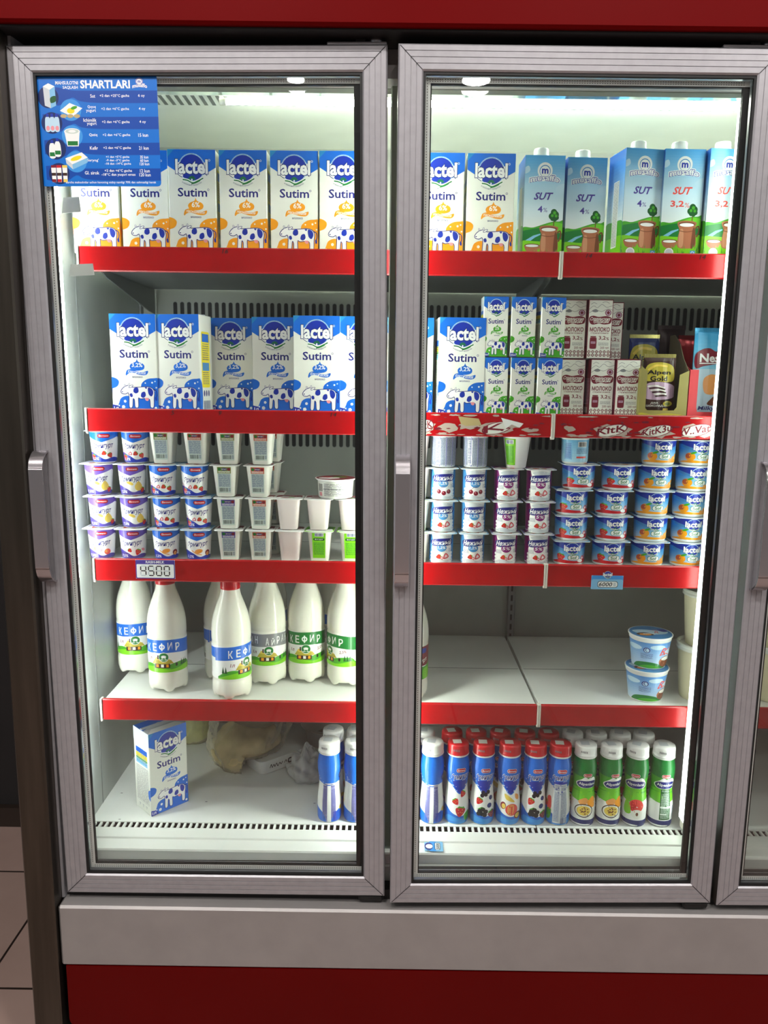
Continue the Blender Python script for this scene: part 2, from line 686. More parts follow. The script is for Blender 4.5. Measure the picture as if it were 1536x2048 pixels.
# round ceiling lamps of the shop: two mirror in the door glass, the other unseen ones are added for light
M_LAMP = mat('lamp_diffuser', (255, 250, 240), emit=((255, 250, 246), LAMP))
M_LAMPRIM = mat('lamp_rim', (235, 235, 235), rough=0.4)
for k, (lx, ly, lr) in enumerate(((-0.02, -3.45, 0.05), (1.18, -3.45, 0.08), (0.1, -1.35, 0.12), (1.3, -1.35, 0.12), (-0.9, -2.0, 0.12), (2.4, -2.0, 0.12))):
    t = thing('ceiling_lamp', (lx, ly, 2.7))
    part(MB().lathe([(lr + 0.015, -0.03), (lr + 0.015, 0.0)], M_LAMPRIM, 32), 'lamp_rim', t)
    part(MB().lathe([(lr, -0.034), (lr, -0.0301)], M_LAMP, 32), 'lamp_diffuser', t)
    tag(t, 'round white ceiling lamp ' + ('mirrored at the top of the left door glass', 'mirrored at the top of the middle door glass', 'added unseen above the viewer in front of the left door', 'added unseen above the viewer in front of the middle door', 'added unseen far to the left of the refrigerator', 'added unseen far to the right of the refrigerator')[k], 'lamp', 'round ceiling lamps of the shop')

# ------------------------------------------------------------------ the refrigerator
YF, YB, WALL_L, WALL_R, TOPZ = 0.13, 0.58, 0.004, 1.83, 1.48
SHELF_Z = (1.180, 0.893, 0.608, 0.324)          # top faces, from the top shelf down
DECK_Z = 0.07
FR = thing('display_refrigerator', (0.9, 0.3, FLOOR_Z))
FR_M = Matrix.Translation((-0.9, -0.3, -FLOOR_Z))


def fpart(mb, name, parent=None):
    """A part given in room coordinates, hung under the refrigerator (or one of its parts, which share its origin)."""
    mb.v = [tuple(FR_M @ Vector(p)) for p in mb.v] if parent is None or parent in FPARTS else mb.v
    o = part(mb, name, parent or FR)
    FPARTS.add(o)
    return o


FPARTS = set()
# outer cabinet
fpart(MB().box(-0.066, -0.013, -0.022, 0.66, FLOOR_Z, 1.66, M_STEEL, 0.003), 'side_panel')
fpart(MB().box(1.85, 1.90, -0.022, 0.66, FLOOR_Z, 1.66, M_STEEL, 0.003), 'side_panel')
fpart(MB().prism([(-0.0125, 0.012), (-0.0125, 0.06), (0.003, 0.06), (0.003, 0.05), (-0.002, 0.046), (-0.006, 0.02), (-0.008, 0.012)], 'z', -0.02, 1.50, M_SILVER), 'corner_trim')
fpart(MB().box(-0.0105, 1.85, -0.014, 0.09, -0.145, -0.020, M_SILVER2, 0.004), 'base_panel')
fpart(MB().box(-0.0125, 1.85, 0.02, 0.10, -0.0199, 0.0, M_DARK), 'sill')
kp = MB()
pr = []
for k in range(7):
    a = PI + PI / 2 * k / 6
    pr.append((0.018 - 0.002 + 0.018 * math.cos(a), -0.278 + 0.018 + 0.018 * math.sin(a)))
kp.prism([(-0.002, -0.1455)] + pr + [(1.84, -0.278), (1.84, -0.1455)], 'y', -0.013, 0.05, M_REDDARK)
fpart(kp, 'kick_panel')
fpart(MB().box(0.012, 1.84, 0.05, 0.6, FLOOR_Z + 0.002, -0.28, M_BLACK), 'plinth')
fpart(MB().box(-0.0125, 1.85, -0.030, 0.045, 1.487, 1.70, M_RED, 0.004), 'fascia')
fpart(MB().box(-0.0125, 1.85, 0.047, 0.09, 1.44, 1.52, M_SILVER2).box(-0.0125, 1.85, -0.02, 0.046, 1.4835, 1.4865, M_DARK), 'header')
# liner
lw = MB().box(-0.0125, WALL_L, 0.061, YB, -0.01, TOPZ, M_WALLIN)
lw.box(WALL_L, WALL_L + 0.0006, 0.19, 0.1915, DECK_Z, TOPZ, M_GREYSTEEL)
for (y, z, ry, rz) in ((0.10, 0.18, 0.004, 0.006), (0.11, 0.30, 0.003, 0.012), (0.10, 0.52, 0.004, 0.014), (0.12, 0.84, 0.003, 0.01), (0.10, 0.235, 0.003, 0.006)):
    lw.add([(WALL_L + 0.0005, y + ry * math.cos(2 * PI * i / 10), z + rz * math.sin(2 * PI * i / 10)) for i in range(10)], [tuple(range(10))], ink('pale'))
fpart(lw, 'liner_wall')
fpart(MB().box(WALL_R, 1.85, 0.061, YB, -0.01, TOPZ, M_WALLIN), 'liner_wall')
fpart(MB().box(-0.0125, 1.85, YB, YB + 0.05, -0.01, TOPZ, M_WALLSTAINSHADE), 'back_liner')
cl = MB().box(-0.0125, 1.85, 0.091, YB, TOPZ, TOPZ + 0.03, M_WHITE)
for i in range(110):                                        # air slots of the ceiling duct
    x = 0.06 + i * 0.0155
    cl.box(x, x + 0.007, 0.25, 0.30, TOPZ - 0.0006, TOPZ, M_GREYSTEEL)
fpart(cl, 'ceiling_liner')
fpart(MB().prism([(0.091, 1.432), (0.10, 1.430), (0.225, 1.4755), (0.225, 1.4795), (0.091, 1.4795)], 'x', 0.004, 1.83, M_MIRRORTOP), 'canopy')


def slots(x0, x1, z0, z1, pitch=0.0165, wd=0.0085):
    m = MB()
    n = int((x1 - x0) / pitch)
    for i in range(n):
        cx = x0 + i * pitch
        r = wd / 2
        pts = [(cx + r * math.cos(PI * k / 6), z1 - r + r * math.sin(PI * k / 6)) for k in range(7)]
        pts += [(cx - r * math.cos(PI * k / 6), z0 + r - r * math.sin(PI * k / 6)) for k in range(7)]
        m.add([(p[0], YB - 0.0008, p[1]) for p in pts], [tuple(range(14))], M_BLACK)
        rim = [(cx + (p[0] - cx) * 1.25, YB - 0.0004, p[1] + (0.001 if p[1] > (z0 + z1) / 2 else -0.001)) for p in pts]
        m.add(rim, [tuple(range(14))], M_GREYSTEEL)
    return m


for (z0, z1) in ((1.083, 1.135), (0.795, 0.848)):
    fpart(slots(0.085, 0.885, z0, z1), 'vent_grille')
    fpart(slots(0.935, 1.72, z0, z1), 'vent_grille')
for x in (0.0, 0.912, 1.815):
    rp = MB().box(x - 0.009, x + 0.009, YB - 0.016, YB - 0.001, 0.10, 1.30, M_POST, 0.001)
    for i in range(48):
        rp.box(x - 0.0025, x + 0.0025, YB - 0.0164, YB - 0.016, 0.115 + i * 0.025, 0.130 + i * 0.025, M_BLACK)
    fpart(rp, 'slotted_post')
# floor of the cabinet, its front air grille and the sloping apron
dk = MB().box(WALL_L, 0.905, 0.123, YB, DECK_Z - 0.02, DECK_Z, M_SHELF).box(0.907, 1.83, 0.123, YB, DECK_Z - 0.02, DECK_Z, M_SHELF)
dk.box(0.905, 0.907, 0.123, YB, DECK_Z - 0.02, DECK_Z - 0.001, M_BLACK)
for (x, y) in ((0.06, 0.13), (0.03, 0.23), (0.22, 0.20), (0.45, 0.2), (0.62, 0.16)):
    dk.add([(x + 0.003 * math.cos(i), y + 0.0015 * math.sin(i), DECK_Z + 0.0003) for i in (0, 1, 2, 3, 4, 5)], [tuple(range(6))], ink('grey'))
fpart(dk, 'cabinet_floor')
gr = MB().box(WALL_L, 1.83, 0.1040, 0.1228, DECK_Z - 0.035, DECK_Z - 0.024, M_BLACK).box(WALL_L, 1.83, 0.1228, 0.1229, DECK_Z - 0.03, DECK_Z - 0.002, M_BLACK)
n = 150
for i in range(n):
    x = 0.012 + i * 0.0121
    gr.box(x, x + 0.0048, 0.1040, 0.1228, DECK_Z - 0.006, DECK_Z - 0.0005, M_SHELF, 0.0008)
fpart(gr, 'air_grille')
fpart(MB().prism([(0.1038, DECK_Z - 0.036), (0.1038, DECK_Z - 0.0005), (0.100, DECK_Z), (0.080, DECK_Z - 0.006), (0.078, DECK_Z - 0.009), (0.052, DECK_Z - 0.013), (0.050, DECK_Z - 0.016), (0.050, 0.036), (0.0505, 0.034), (0.047, 0.030), (0.047, -0.0005), (0.1038, -0.0005)], 'x', WALL_L, 1.83, M_WHITE), 'apron')
# posts the doors close against
for x in (0.605, 1.2155):
    fpart(MB().box(x - 0.012, x + 0.012, 0.062, 0.084, 0.062, 1.435, mat('post_plastic', (150, 158, 140), rough=0.4) if x < 1 else M_DARK, 0.002), 'door_post')


# light tubes
def tube_light(name_body, p0, p1, r, m):
    base = MB()
    d = (Vector(p1) - Vector(p0)).normalized()
    o = fpart(base.tube([p0, p1], r, m, 12), 'light_tube')
    fpart(MB().tube([Vector(p0) - d * 0.012, Vector(p0)], r * 1.15, M_CLIP, 12), 'end_socket', o)
    fpart(MB().tube([Vector(p1), Vector(p1) + d * 0.012], r * 1.15, M_CLIP, 12), 'end_socket', o)
    return o


a = at(455, 203, 0.255)
tube_light('t', (a.x, 0.242, 1.4675), (0.60, 0.242, 1.4675), 0.0058, M_LED)
tube_light('t', (0.63, 0.242, 1.4675), (1.80, 0.242, 1.4675), 0.0058, M_LED)
tube_light('t', (WALL_L + 0.0075, 0.098, 0.155), (WALL_L + 0.0075, 0.098, 1.40), 0.0068, M_LEDL)
tube_light('t', (0.605, 0.0945, 0.09), (0.605, 0.0945, 1.41), 0.0075, M_LEDM)
lr = fpart(MB().box(1.1925, 1.2255, 0.092, 0.122, 0.078, 1.425, M_CLIP, 0.003), 'light_fitting')
fpart(MB().box(1.1927, 1.2253, 0.0862, 0.0918, 0.10, 1.424, M_LEDR, 0.002).box(1.1895, 1.1924, 0.0862, 0.120, 0.10, 1.424, M_LEDR, 0.001), 'light_tube', lr)

# shelves
SEAM = ((0.038, 0.8965), (0.9035, 1.80))


def shelf(level, unit):
    x0, x1 = SEAM[unit]
    z = SHELF_Z[level]
    m = MB().box(x0, x1, YF + 0.004, YB - 0.02, z - 0.016, z, M_SHELF)
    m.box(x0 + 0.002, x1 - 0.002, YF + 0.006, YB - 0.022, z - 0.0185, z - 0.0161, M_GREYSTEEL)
    drop = 0.072 if level == 0 else 0.036
    m.box(x0 + 0.002, x1 - 0.002, 0.335, 0.337, z, z + 0.0002, M_GREYSTEEL)
    s = fpart(m, 'shelf')
    for x in (x0 + 0.001, x1 - 0.004):
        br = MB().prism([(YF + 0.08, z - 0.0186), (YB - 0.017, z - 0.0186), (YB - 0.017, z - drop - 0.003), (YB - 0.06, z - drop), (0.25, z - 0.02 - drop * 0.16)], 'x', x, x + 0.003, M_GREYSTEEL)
        fpart(br, 'bracket', s)
    rl = MB().box(x0, x1, YF - 0.005, YF + 0.0038, z - 0.037, z + 0.0065, M_RAIL, 0.002)
    if level == 1 and unit == 0:
        pass
    r = fpart(rl, 'price_strip', s)
    for x in ((x0 - 0.0032), (x1 + 0.0002)):
        cp = MB().prism([(YF - 0.007, z + 0.007), (YF + 0.006, z + 0.007), (YF + 0.006, z - 0.012), (YF + 0.003, z - 0.036), (YF - 0.001, z - 0.041), (YF - 0.006, z - 0.039), (YF - 0.007, z - 0.03)], 'x', x, x + 0.003, M_CLIP)
        fpart(cp, 'end_cap', s)
    return s, r


STRIPS = {}
for lv in range(4):
    for un in (0, 1):
        STRIPS[lv, un] = shelf(lv, un)


def strip_art(level, unit, art, x0, x1):
    """Print on the face of a price strip, x0..x1 in room metres."""
    z = SHELF_Z[level] - 0.0365
    mb = MB()
    art.emit(mb, lambda u, v, o: (x0 + u, YF - 0.0052 - o, z + v), x1 - x0, 0.0425)
    return mb


# the torn chocolate-bar strips of the second shelf, and pen marks on the others
def torn(seed, W, words):
    rnd = random.Random(seed)
    A = Art(W, 43)

    def rag(x, y, w, h):
        pts = []
        for i in range(14):
            a = 2 * PI * i / 14
            pts.append((x + w * math.cos(a) * rnd.uniform(0.6, 1.1), y + h * math.sin(a) * rnd.uniform(0.55, 1.15)))
        return pts
    for (x, y, w, h, wd, rot) in words:
        A.poly(rag(x, y + 4, w * (0.95 if wd else 0.7), h * (0.75 if wd else 0.5)), 'taupe')
        if wd:
            A.oval(x, y + 3, w * 0.72, h * 0.62, 'wine', rot=-0.2).oval(x, y + 3, w * 0.66, h * 0.55, 'cream', rot=-0.2)
            A.text(wd, x - w * 0.65, y - h * 0.28, w * 1.3, h * 0.75, 'wine', 0.03, shear=0.2, rot=rot)
    for i in range(int(W / 14)):
        x = rnd.uniform(0, W)
        A.poly(rag(x, rnd.choice((4, 38, 40)), rnd.uniform(6, 18), rnd.uniform(0.8, 2.2)), 'taupe')
    for i in range(int(W / 16)):
        x, y = rnd.uniform(8, W - 8), rnd.uniform(8, 34)
        A.poly(rag(x, y, rnd.uniform(3, 9), rnd.uniform(1, 2.5)), 'wine')
    return A


s_l = at(838, 848, YF).x
A = torn(3, 268, [(12, 22, 26, 20, 'KitK', -0.25), (58, 24, 34, 17, '', 0), (100, 20, 36, 15, '', 0), (160, 24, 44, 18, 'Ki', -0.2), (195, 18, 26, 12, '', 0), (228, 26, 26, 11, '', 0)])
A.poly([(80, 6), (122, 10), (128, 22), (96, 24), (86, 20)], 'tan')
A.poly([(168, 8), (214, 18), (206, 26), (190, 20), (178, 28)], 'white')
fpart(strip_art(1, 0, A, 0.652, 0.894), 'torn_sticker', STRIPS[1, 0][1])
A = torn(11, 330, [(26, 22, 18, 14, '', 0), (112, 26, 46, 17, 'KitK', -0.15), (205, 26, 46, 17, 'KitK3u', -0.2), (286, 24, 44, 18, 'V..Vat', -0.15)])
fpart(strip_art(1, 1, A, 0.908, 1.205), 'torn_sticker', STRIPS[1, 1][1])
for lv, un, px, s in ((0, 0, 452, '16'), (1, 0, 350, '5'), (1, 0, 444, '9'), (1, 0, 668, '14'), (0, 1, 1178, '14'), (0, 1, 1405, '14')):
    x = at(px, 500 if lv == 0 else 828, YF).x
    A = Art(12, 43).text(s, 1, 2, 5 * len(s), 8, 'black', 0.0, shear=0.3)
    fpart(strip_art(lv, un, A, x - 0.006, x + 0.006), 'pen_mark', STRIPS[lv, un][1])

# ------------------------------------------------------------------ doors (hinged on the right, a little sagged)
DW, DH, INSET = 0.60, 1.473, 0.0392


def door(x_hinge, y, dz, sag, swing, handle):
    prof = [(0.0, 0.045), (0.0, 0.0025), (0.0025, 0.0)]
    for g in (0.0105, 0.0195, 0.0285):
        prof += [(g - 0.0008, 0.0), (g - 0.0005, 0.0009), (g + 0.0005, 0.0009), (g + 0.0008, 0.0)]
    prof += [(INSET - 0.0025, 0.0), (INSET, 0.0025), (INSET, 0.045)]
    m = MB()
    v, f = [], []
    for d, yy in prof:
        v += [(-DW + d, yy, d), (-d, yy, d), (-d, yy, DH - d), (-DW + d, yy, DH - d)]
    for j in range(len(prof) - 1):
        for k in range(4):
            k2 = (k + 1) % 4
            f.append((j * 4 + k, j * 4 + k2, j * 4 + 4 + k2, j * 4 + 4 + k))
    m.add(v, f[4:], M_SILVER)
    m.add(v, f[:4], mat('dark_door_edge', (58, 50, 46), rough=0.5))
    for sx in (0, 1):
        for sz in (0, 1):                                   # mitre seams
            X = lambda d: -d if sx else -DW + d
            Z = lambda d: DH - d if sz else d
            e = 0.00045
            m.add([(X(0.003) - e, -0.0002, Z(0.003) + (e if sx == sz else -e)), (X(0.003) + e, -0.0002, Z(0.003) - (e if sx == sz else -e)),
                   (X(INSET - 0.002) + e, -0.0002, Z(INSET - 0.002) - (e if sx == sz else -e)), (X(INSET - 0.002) - e, -0.0002, Z(INSET - 0.002) + (e if sx == sz else -e))],
                  [(0, 1, 2, 3)], M_BLACK)
    d = part(m, 'door', FR)
    d.location = Vector((x_hinge, y, dz)) - Vector((0.9, 0.3, FLOOR_Z))
    d.rotation_euler = (0, -sag, swing)

    def ring(a, b_, y0, y1, mt, mm=None):
        q = mm or MB()
        x0, x1, z0, z1 = -DW + a, -a, a, DH - a
        t = b_ - a
        q.box(x0, x1, y0, y1, z0, z0 + t, mt).box(x0, x1, y0, y1, z1 - t, z1, mt)
        q.box(x0, x0 + t, y0, y1, z0 + t, z1 - t, mt).box(x1 - t, x1, y0, y1, z0 + t, z1 - t, mt)
        return q
    part(ring(INSET, 0.0432, 0.0035, 0.0085, M_BLACK), 'gasket', d)
    sp = ring(0.0432, 0.0515, 0.0155, 0.0225, M_SPACER)
    sp.box(-0.0516, -0.0431, 0.0154, 0.0226, 0.0517, DH - 0.0517, M_BLACK)
    ring(0.0515, 0.0535, 0.0158, 0.0222, M_BLACK, sp)
    for z in (0.0458, 0.0489, DH - 0.0458, DH - 0.0489):
        for i in range(125):
            x = -DW + 0.05 + i * 0.004
            sp.box(x, x + 0.0015, 0.0152, 0.0155, z - 0.0004, z + 0.0004, M_BLACK)
    for x in (-DW + 0.0465,):
        for i in range(330):
            z = 0.055 + i * 0.0042
            sp.box(x - 0.0005, x + 0.0005, 0.0152, 0.0155, z, z + 0.0016, M_BLACK)
    part(sp, 'spacer_bar', d)
    part(MB().box(-DW + 0.0395, -0.0395, 0.0088, 0.0128, 0.0395, DH - 0.0395, M_PANE), 'glass_pane', d)
    back = MB().box(-DW + 0.0395, -0.0395, -0.002, 0.002, -0.7, 0.694, M_PANE, M=Matrix.Translation((0, 0.0260, 0.74)) @ Matrix.Rotation(-0.0052, 4, 'X'))
    part(back, 'glass_pane', d)
    part(ring(0.030, 0.0395, 0.0451, 0.054, M_BLACK), 'seal', d)
    # strap handle
    if handle:
        x0, z1, z0 = handle
        wd = 0.0235
        path = [(0.0, z1), (-0.010, z1 - 0.002), (-0.022, z1 - 0.012), (-0.028, z1 - 0.026), (-0.029, z1 - 0.045)]
        path += [(-0.029, z0 + 0.045), (-0.028, z0 + 0.028), (-0.022, z0 + 0.013), (-0.010, z0 + 0.003), (0.0, z0)]
        path = [(p[0], p[1]) for p in spline(path, False, 4)]
        inner = []
        for i, p in enumerate(path):
            a_, b_ = path[max(i - 1, 0)], path[min(i + 1, len(path) - 1)]
            dy, dzz = b_[0] - a_[0], b_[1] - a_[1]
            l = math.hypot(dy, dzz)
            inner.append((p[0] - dzz / l * 0.0032, p[1] + dy / l * 0.0032))
        hm = MB()
        n = len(path)
        for (xa, xb) in ((x0, x0 + wd),):
            v = [(xa, p[0], p[1]) for p in path] + [(xb, p[0], p[1]) for p in path] + [(xa, p[0], p[1]) for p in inner] + [(xb, p[0], p[1]) for p in inner]
            fo = [(i, i + 1, n + i + 1, n + i) for i in range(n - 1)]
            fi = [(2 * n + i, 3 * n + i, 3 * n + i + 1, 2 * n + i + 1) for i in range(n - 1)]
            hm.add(v[:2 * n], fo, M_SATIN, True)
            hm.add(v[2 * n:], [tuple(k - 2 * n for k in q) for q in fi], M_SATIN, True)
            hm.add(v, [(i, 2 * n + i, 2 * n + i + 1, i + 1) for i in range(n - 1)] + [(n + i, n + i + 1, 3 * n + i + 1, 3 * n + i) for i in range(n - 1)], M_SATIN)
        part(hm, 'handle', d)
    # hinge plate and pin on top, black pivot below
    part(MB().box(-0.095, -0.001, 0.004, 0.044, DH + 0.0002, DH + 0.0055, M_SILVER, 0.001), 'hinge_plate', d)
    part(MB().lathe([(0.011, 0), (0.012, 0.004), (0.012, 0.009), (0.008, 0.010), (0.008, 0.014)], M_SATIN, 20, M=Matrix.Translation((-0.018, 0.02, DH + 0.0056))).box(-0.05, -0.035, 0.01, 0.03, DH + 0.0056, DH + 0.011, M_DARK), 'hinge_pin', d)
    part(MB().box(-0.05, -0.002, 0.004, 0.03, -0.0155, -0.0005, M_BLACK, 0.004), 'bottom_pivot', d)
    return d


def door_xz(px0, py0, px1, py1, width_px, xh, y, dz):
    a, c = at(px0, py0, y), at(px1, py1, y)
    return (a.x + c.x) / 2 - xh, a.z - dz, c.z - dz


h1 = door_xz(75, 899, 96, 1162, 28, 0.6, 0.003, -0.004)
D1 = door(0.600, 0.0, 0.0, 0.0094, -0.0085, h1)
h2 = door_xz(795, 907, 793, 1172, 28, 1.2104, -0.012, -0.003)
D2 = door(1.2104, -0.0052, -0.0008, 0.0050, 0.0147, h2)
h3 = door_xz(1519, 920, 1507, 1178, 28, 1.822, -0.006, -0.003)
D3 = door(1.822, 0.0, -0.004, 0.003, 0.008, h3)
tag(FR, 'red and silver three-door glass refrigerator with red-edged shelves full of dairy products', 'refrigerator')


# ------------------------------------------------------------------ drawings shared by the packages
def logo_round(A, cx, cy, s, letters=True, rim='white'):
    """White bold word over a dark round badge with a green leaf under it."""
    A.oval(cx, cy - 2 * s, 178 * s, 178 * s, 'icy', 36)
    A.oval(cx, cy, 164 * s, 164 * s, 'deep', 36)
    if letters:
        A.text('международный эксперт', 0, 0, 1, 24 * s, 'midblue', 0.0, arc=(cx, cy, 172 * s, -62, 62))
    for w, c in ((46 * s, 'nightblue'), (30 * s, 'white')):
        A.stroke([(cx - 175 * s, cy - 65 * s), (cx - 180 * s, cy + 30 * s), (cx - 165 * s, cy + 75 * s), (cx - 120 * s, cy + 105 * s)], w, c)
        A.stroke([(cx + 175 * s, cy - 65 * s), (cx + 182 * s, cy + 20 * s), (cx + 195 * s, cy + 65 * s), (cx + 215 * s, cy + 82 * s)], w, c)
    A.text('lactel', cx - 222 * s, cy - 112 * s, 444 * s, 200 * s, 'nightblue', 0.10)
    A.text('lactel', cx - 215 * s, cy - 104 * s, 430 * s, 184 * s, 'white', 0.055)
    for w, c in ((40 * s, 'white'), (15 * s, 'leaf')):
        A.stroke([(cx - 122 * s, cy + 150 * s), (cx - 60 * s, cy + 160 * s), (cx + 10 * s, cy + 190 * s), (cx + 80 * s, cy + 165 * s), (cx + 150 * s, cy + 130 * s)], w, c)
    A.stroke([(cx - 10 * s, cy + 205 * s), (cx + 50 * s, cy + 190 * s), (cx + 110 * s, cy + 160 * s)], 12 * s, 'leaf')
    for a in (-70, -35, 0, 35, 70):
        t = math.radians(a)
        A.oval(cx + 34 * s * math.sin(t), cy + 150 * s - 34 * s * math.cos(t), 9 * s, 19 * s, 'leaf', 10, t)
    A.oval(cx, cy + 152 * s, 9 * s, 14 * s, 'white', 10)


def plain_cow(A, x, y, s, line='navy', patch='deep', grass=None):
    """A plain spotted cow standing side on (about 430 x 330 units at s = 1)."""
    P = lambda pts: [(x + a * s, y + b * s) for a, b in pts]
    body = [(40, 95), (95, 70), (150, 90), (230, 88), (330, 82), (392, 100), (415, 150), (408, 215), (402, 320), (368, 322), (362, 240), (330, 215),
            (250, 222), (215, 215), (212, 322), (178, 322), (172, 240), (150, 225), (138, 322), (106, 322), (108, 200), (95, 150), (60, 165), (20, 158), (10, 135)]
    o = spline(P(body), True, 5)
    A.stroke(o, 16 * s, line, True, False)
    A.poly(o, 'white')
    for h in (((58, 82), (52, 52), (66, 66)), ((98, 72), (112, 42), (112, 74))):
        A.stroke(P(h), 13 * s, line)
        A.stroke(P(h), 6 * s, 'white')
    A.oval(x + 132 * s, y + 76 * s, 32 * s, 14 * s, line, 14, -0.5)
    A.oval(x + 132 * s, y + 76 * s, 25 * s, 9 * s, 'white', 14, -0.5)
    for q in ([(170, 98), (215, 92), (222, 140), (190, 160), (160, 140)], [(262, 150), (300, 140), (310, 185), (280, 212), (250, 195)],
              [(340, 90), (388, 104), (404, 150), (380, 195), (345, 165)], [(300, 86), (330, 85), (318, 105)], [(112, 170), (140, 160), (150, 195), (125, 205)]):
        A.blob(P(q), patch, 4)
    A.stroke(P([(410, 110), (440, 130), (446, 180), (432, 215)]), 10 * s, line)
    A.blob(P([(425, 205), (445, 205), (446, 245), (428, 240)]), patch, 4)
    A.oval(x + 24 * s, y + 142 * s, 10 * s, 6 * s, line, 10)
    A.blob(P([(300, 216), (345, 216), (340, 246), (320, 250), (306, 240)]), 'pink', 4)


def flower(A, x, y, r, col='white'):
    for k in range(5):
        a = 2 * PI * k / 5
        A.oval(x + r * 0.7 * math.cos(a), y + r * 0.7 * math.sin(a), r * 0.6, r * 0.6, col, 8)


def strawberry(A, x, y, r, rot=0.3, col='red'):
    c, s = math.cos(rot), math.sin(rot)
    R = lambda p: (x + r * (p[0] * c - p[1] * s), y + r * (p[0] * s + p[1] * c))
    A.blob([R(p) for p in ((-0.9, -0.6), (0, -0.9), (0.9, -0.6), (0.8, 0.2), (0, 1.1), (-0.8, 0.2))], col, 5)
    for p in ((-0.4, -0.3), (0.3, -0.4), (0, 0.1), (-0.35, 0.3), (0.4, 0.2)):
        A.oval(*R(p), r * 0.09, r * 0.09, 'straw', 6)
    for a in (-0.8, -0.3, 0.3, 0.8):
        A.oval(*R((a * 0.6, -0.85)), r * 0.3, r * 0.14, 'green', 8, rot + a)


def half_berry(A, x, y, r, rot=0.3):
    c, s = math.cos(rot), math.sin(rot)
    R = lambda p: (x + r * (p[0] * c - p[1] * s), y + r * (p[0] * s + p[1] * c))
    for k, col in ((1.0, 'red'), (0.72, 'pink'), (0.4, 'white')):
        A.blob([R((p[0] * k, p[1] * k)) for p in ((-0.8, -0.6), (0, -0.8), (0.8, -0.6), (0.7, 0.2), (0, 1.15), (-0.7, 0.2))], col, 5)


# ------------------------------------------------------------------ one-litre and small milk cartons
def front_art(col, pct, word, small=False, litre=True):
    A = Art(635, 1314)
    A.poly([(0, 0), (635, 0), (635, 225), (318, 400), (0, 205)], 'blue')
    A.poly([(0, 0), (90, 0), (0, 95)], 'cyan')
    logo_round(A, 318, 225, 1.0, not small)
    if not small:
        A.text('в молочных продуктах', 0, 0, 1, 22, 'ink', 0.0, arc=(318, 222, 226, 215, 145))
    A.oval(553, 132, 14, 14, 'white', 12)
    A.oval(553, 132, 9, 9, 'blue', 12)
    A.text('Sutim', 125, 478, 390, 112, 'navy', 0.028)
    A.oval(532, 500, 14, 14, 'navy', 12)
    A.oval(532, 500, 9, 9, 'cream', 12)
    A.blob([(360, 608), (378, 640), (440, 668), (462, 705), (440, 745), (360, 762), (280, 745), (258, 705), (280, 668), (342, 640)], col)
    A.text(pct, 285 if len(pct) > 2 else 305, 655, 150 if len(pct) > 2 else 108, 68, 'white', 0.03)
    A.blob([(200, 800), (225, 752), (290, 742), (360, 770), (440, 778), (505, 762), (500, 800), (460, 822), (380, 815), (300, 792), (240, 800), (205, 828)], col)
    A.text(word, 232, 760, 245, 44, 'white', 0.02, shear=0.2, rot=0.08)
    A.text('молоко', 290, 836, 140, 24, 'navy', 0.01)
    A.blob([(400, 1005), (418, 930), (490, 876), (580, 862), (660, 880), (690, 1100), (690, 1350), (380, 1350), (60, 1360), (95, 1190), (130, 1130), (210, 1105), (300, 1130), (380, 1100)], col)
    A.blob([(-40, 862), (40, 860), (96, 900), (88, 960), (40, 995), (-40, 1000)], col)
    for fx, fy, fr in ((465, 928, 8), (560, 922, 11), (600, 905, 8), (615, 990, 9), (175, 1180, 16), (150, 1258, 20), (560, 1150, 12), (600, 1270, 15), (585, 1040, 8), (90, 1240, 9)):
        flower(A, fx, fy, fr)
    plain_cow(A, 115, 890, 1.13)
    if litre and col != 'orange':
        A.poly([(0, 1225), (70, 1240), (110, 1270), (125, 1314), (0, 1314)], 'deep')
        A.text('1л', 18, 1252, 62, 44, 'white', 0.03)
    if small:
        A.poly([(0, 1225), (150, 1240), (170, 1314), (0, 1314)], 'deep')
        A.text('200мл', 12, 1252, 135, 44, 'white', 0.02)
    return A


def table_side(tone):
    A = Art(460, 1314)
    A.poly([(0, 0), (460, 0), (460, 190), (230, 330), (0, 200)], 'pale')
    A.rect(60, 300, 340, 80, 'blue')
    A.rect(60, 384, 340, 70, 'yellow')
    A.rect(60, 458, 340, 26, 'green')
    A.rect(60, 488, 340, 70, 'yellow' if tone == 'orange' else 'ltblue')
    A.lines(80, 315, 300, 230, 9, 'navy', 0.3)
    A.lines(60, 600, 340, 560, 26, 'grey', 0.4)
    A.stroke([(50, 590), (410, 590), (410, 1165), (50, 1165)], 6, 'grey', True, False)
    for k in range(3):
        A.stroke([(110 + 100 * k, 1210), (145 + 100 * k, 1210), (128 + 100 * k, 1250)], 8, 'ink', True, False)
    A.blob([(400, 930), (480, 900), (480, 1060), (410, 1040)], tone)
    return A


def panel_side(tone):
    A = Art(460, 1314)
    A.rect(70, 220, 300, 760, 'yellow', 40)
    A.rect(100, 250, 240, 110, 'blue')
    A.lines(110, 380, 220, 240, 8, 'ink', 0.35)
    A.rect(100, 640, 240, 110, 'midblue')
    A.lines(110, 770, 220, 180, 7, 'ink', 0.35)
    for k in range(3):
        A.oval(150 + 80 * k, 1060, 26, 44, 'navy', 12)
    A.bars(110, 1160, 250, 120, 'ink', 18)
    A.blob([(-30, 900), (60, 920), (90, 1100), (60, 1350), (-30, 1350)], tone)
    return A


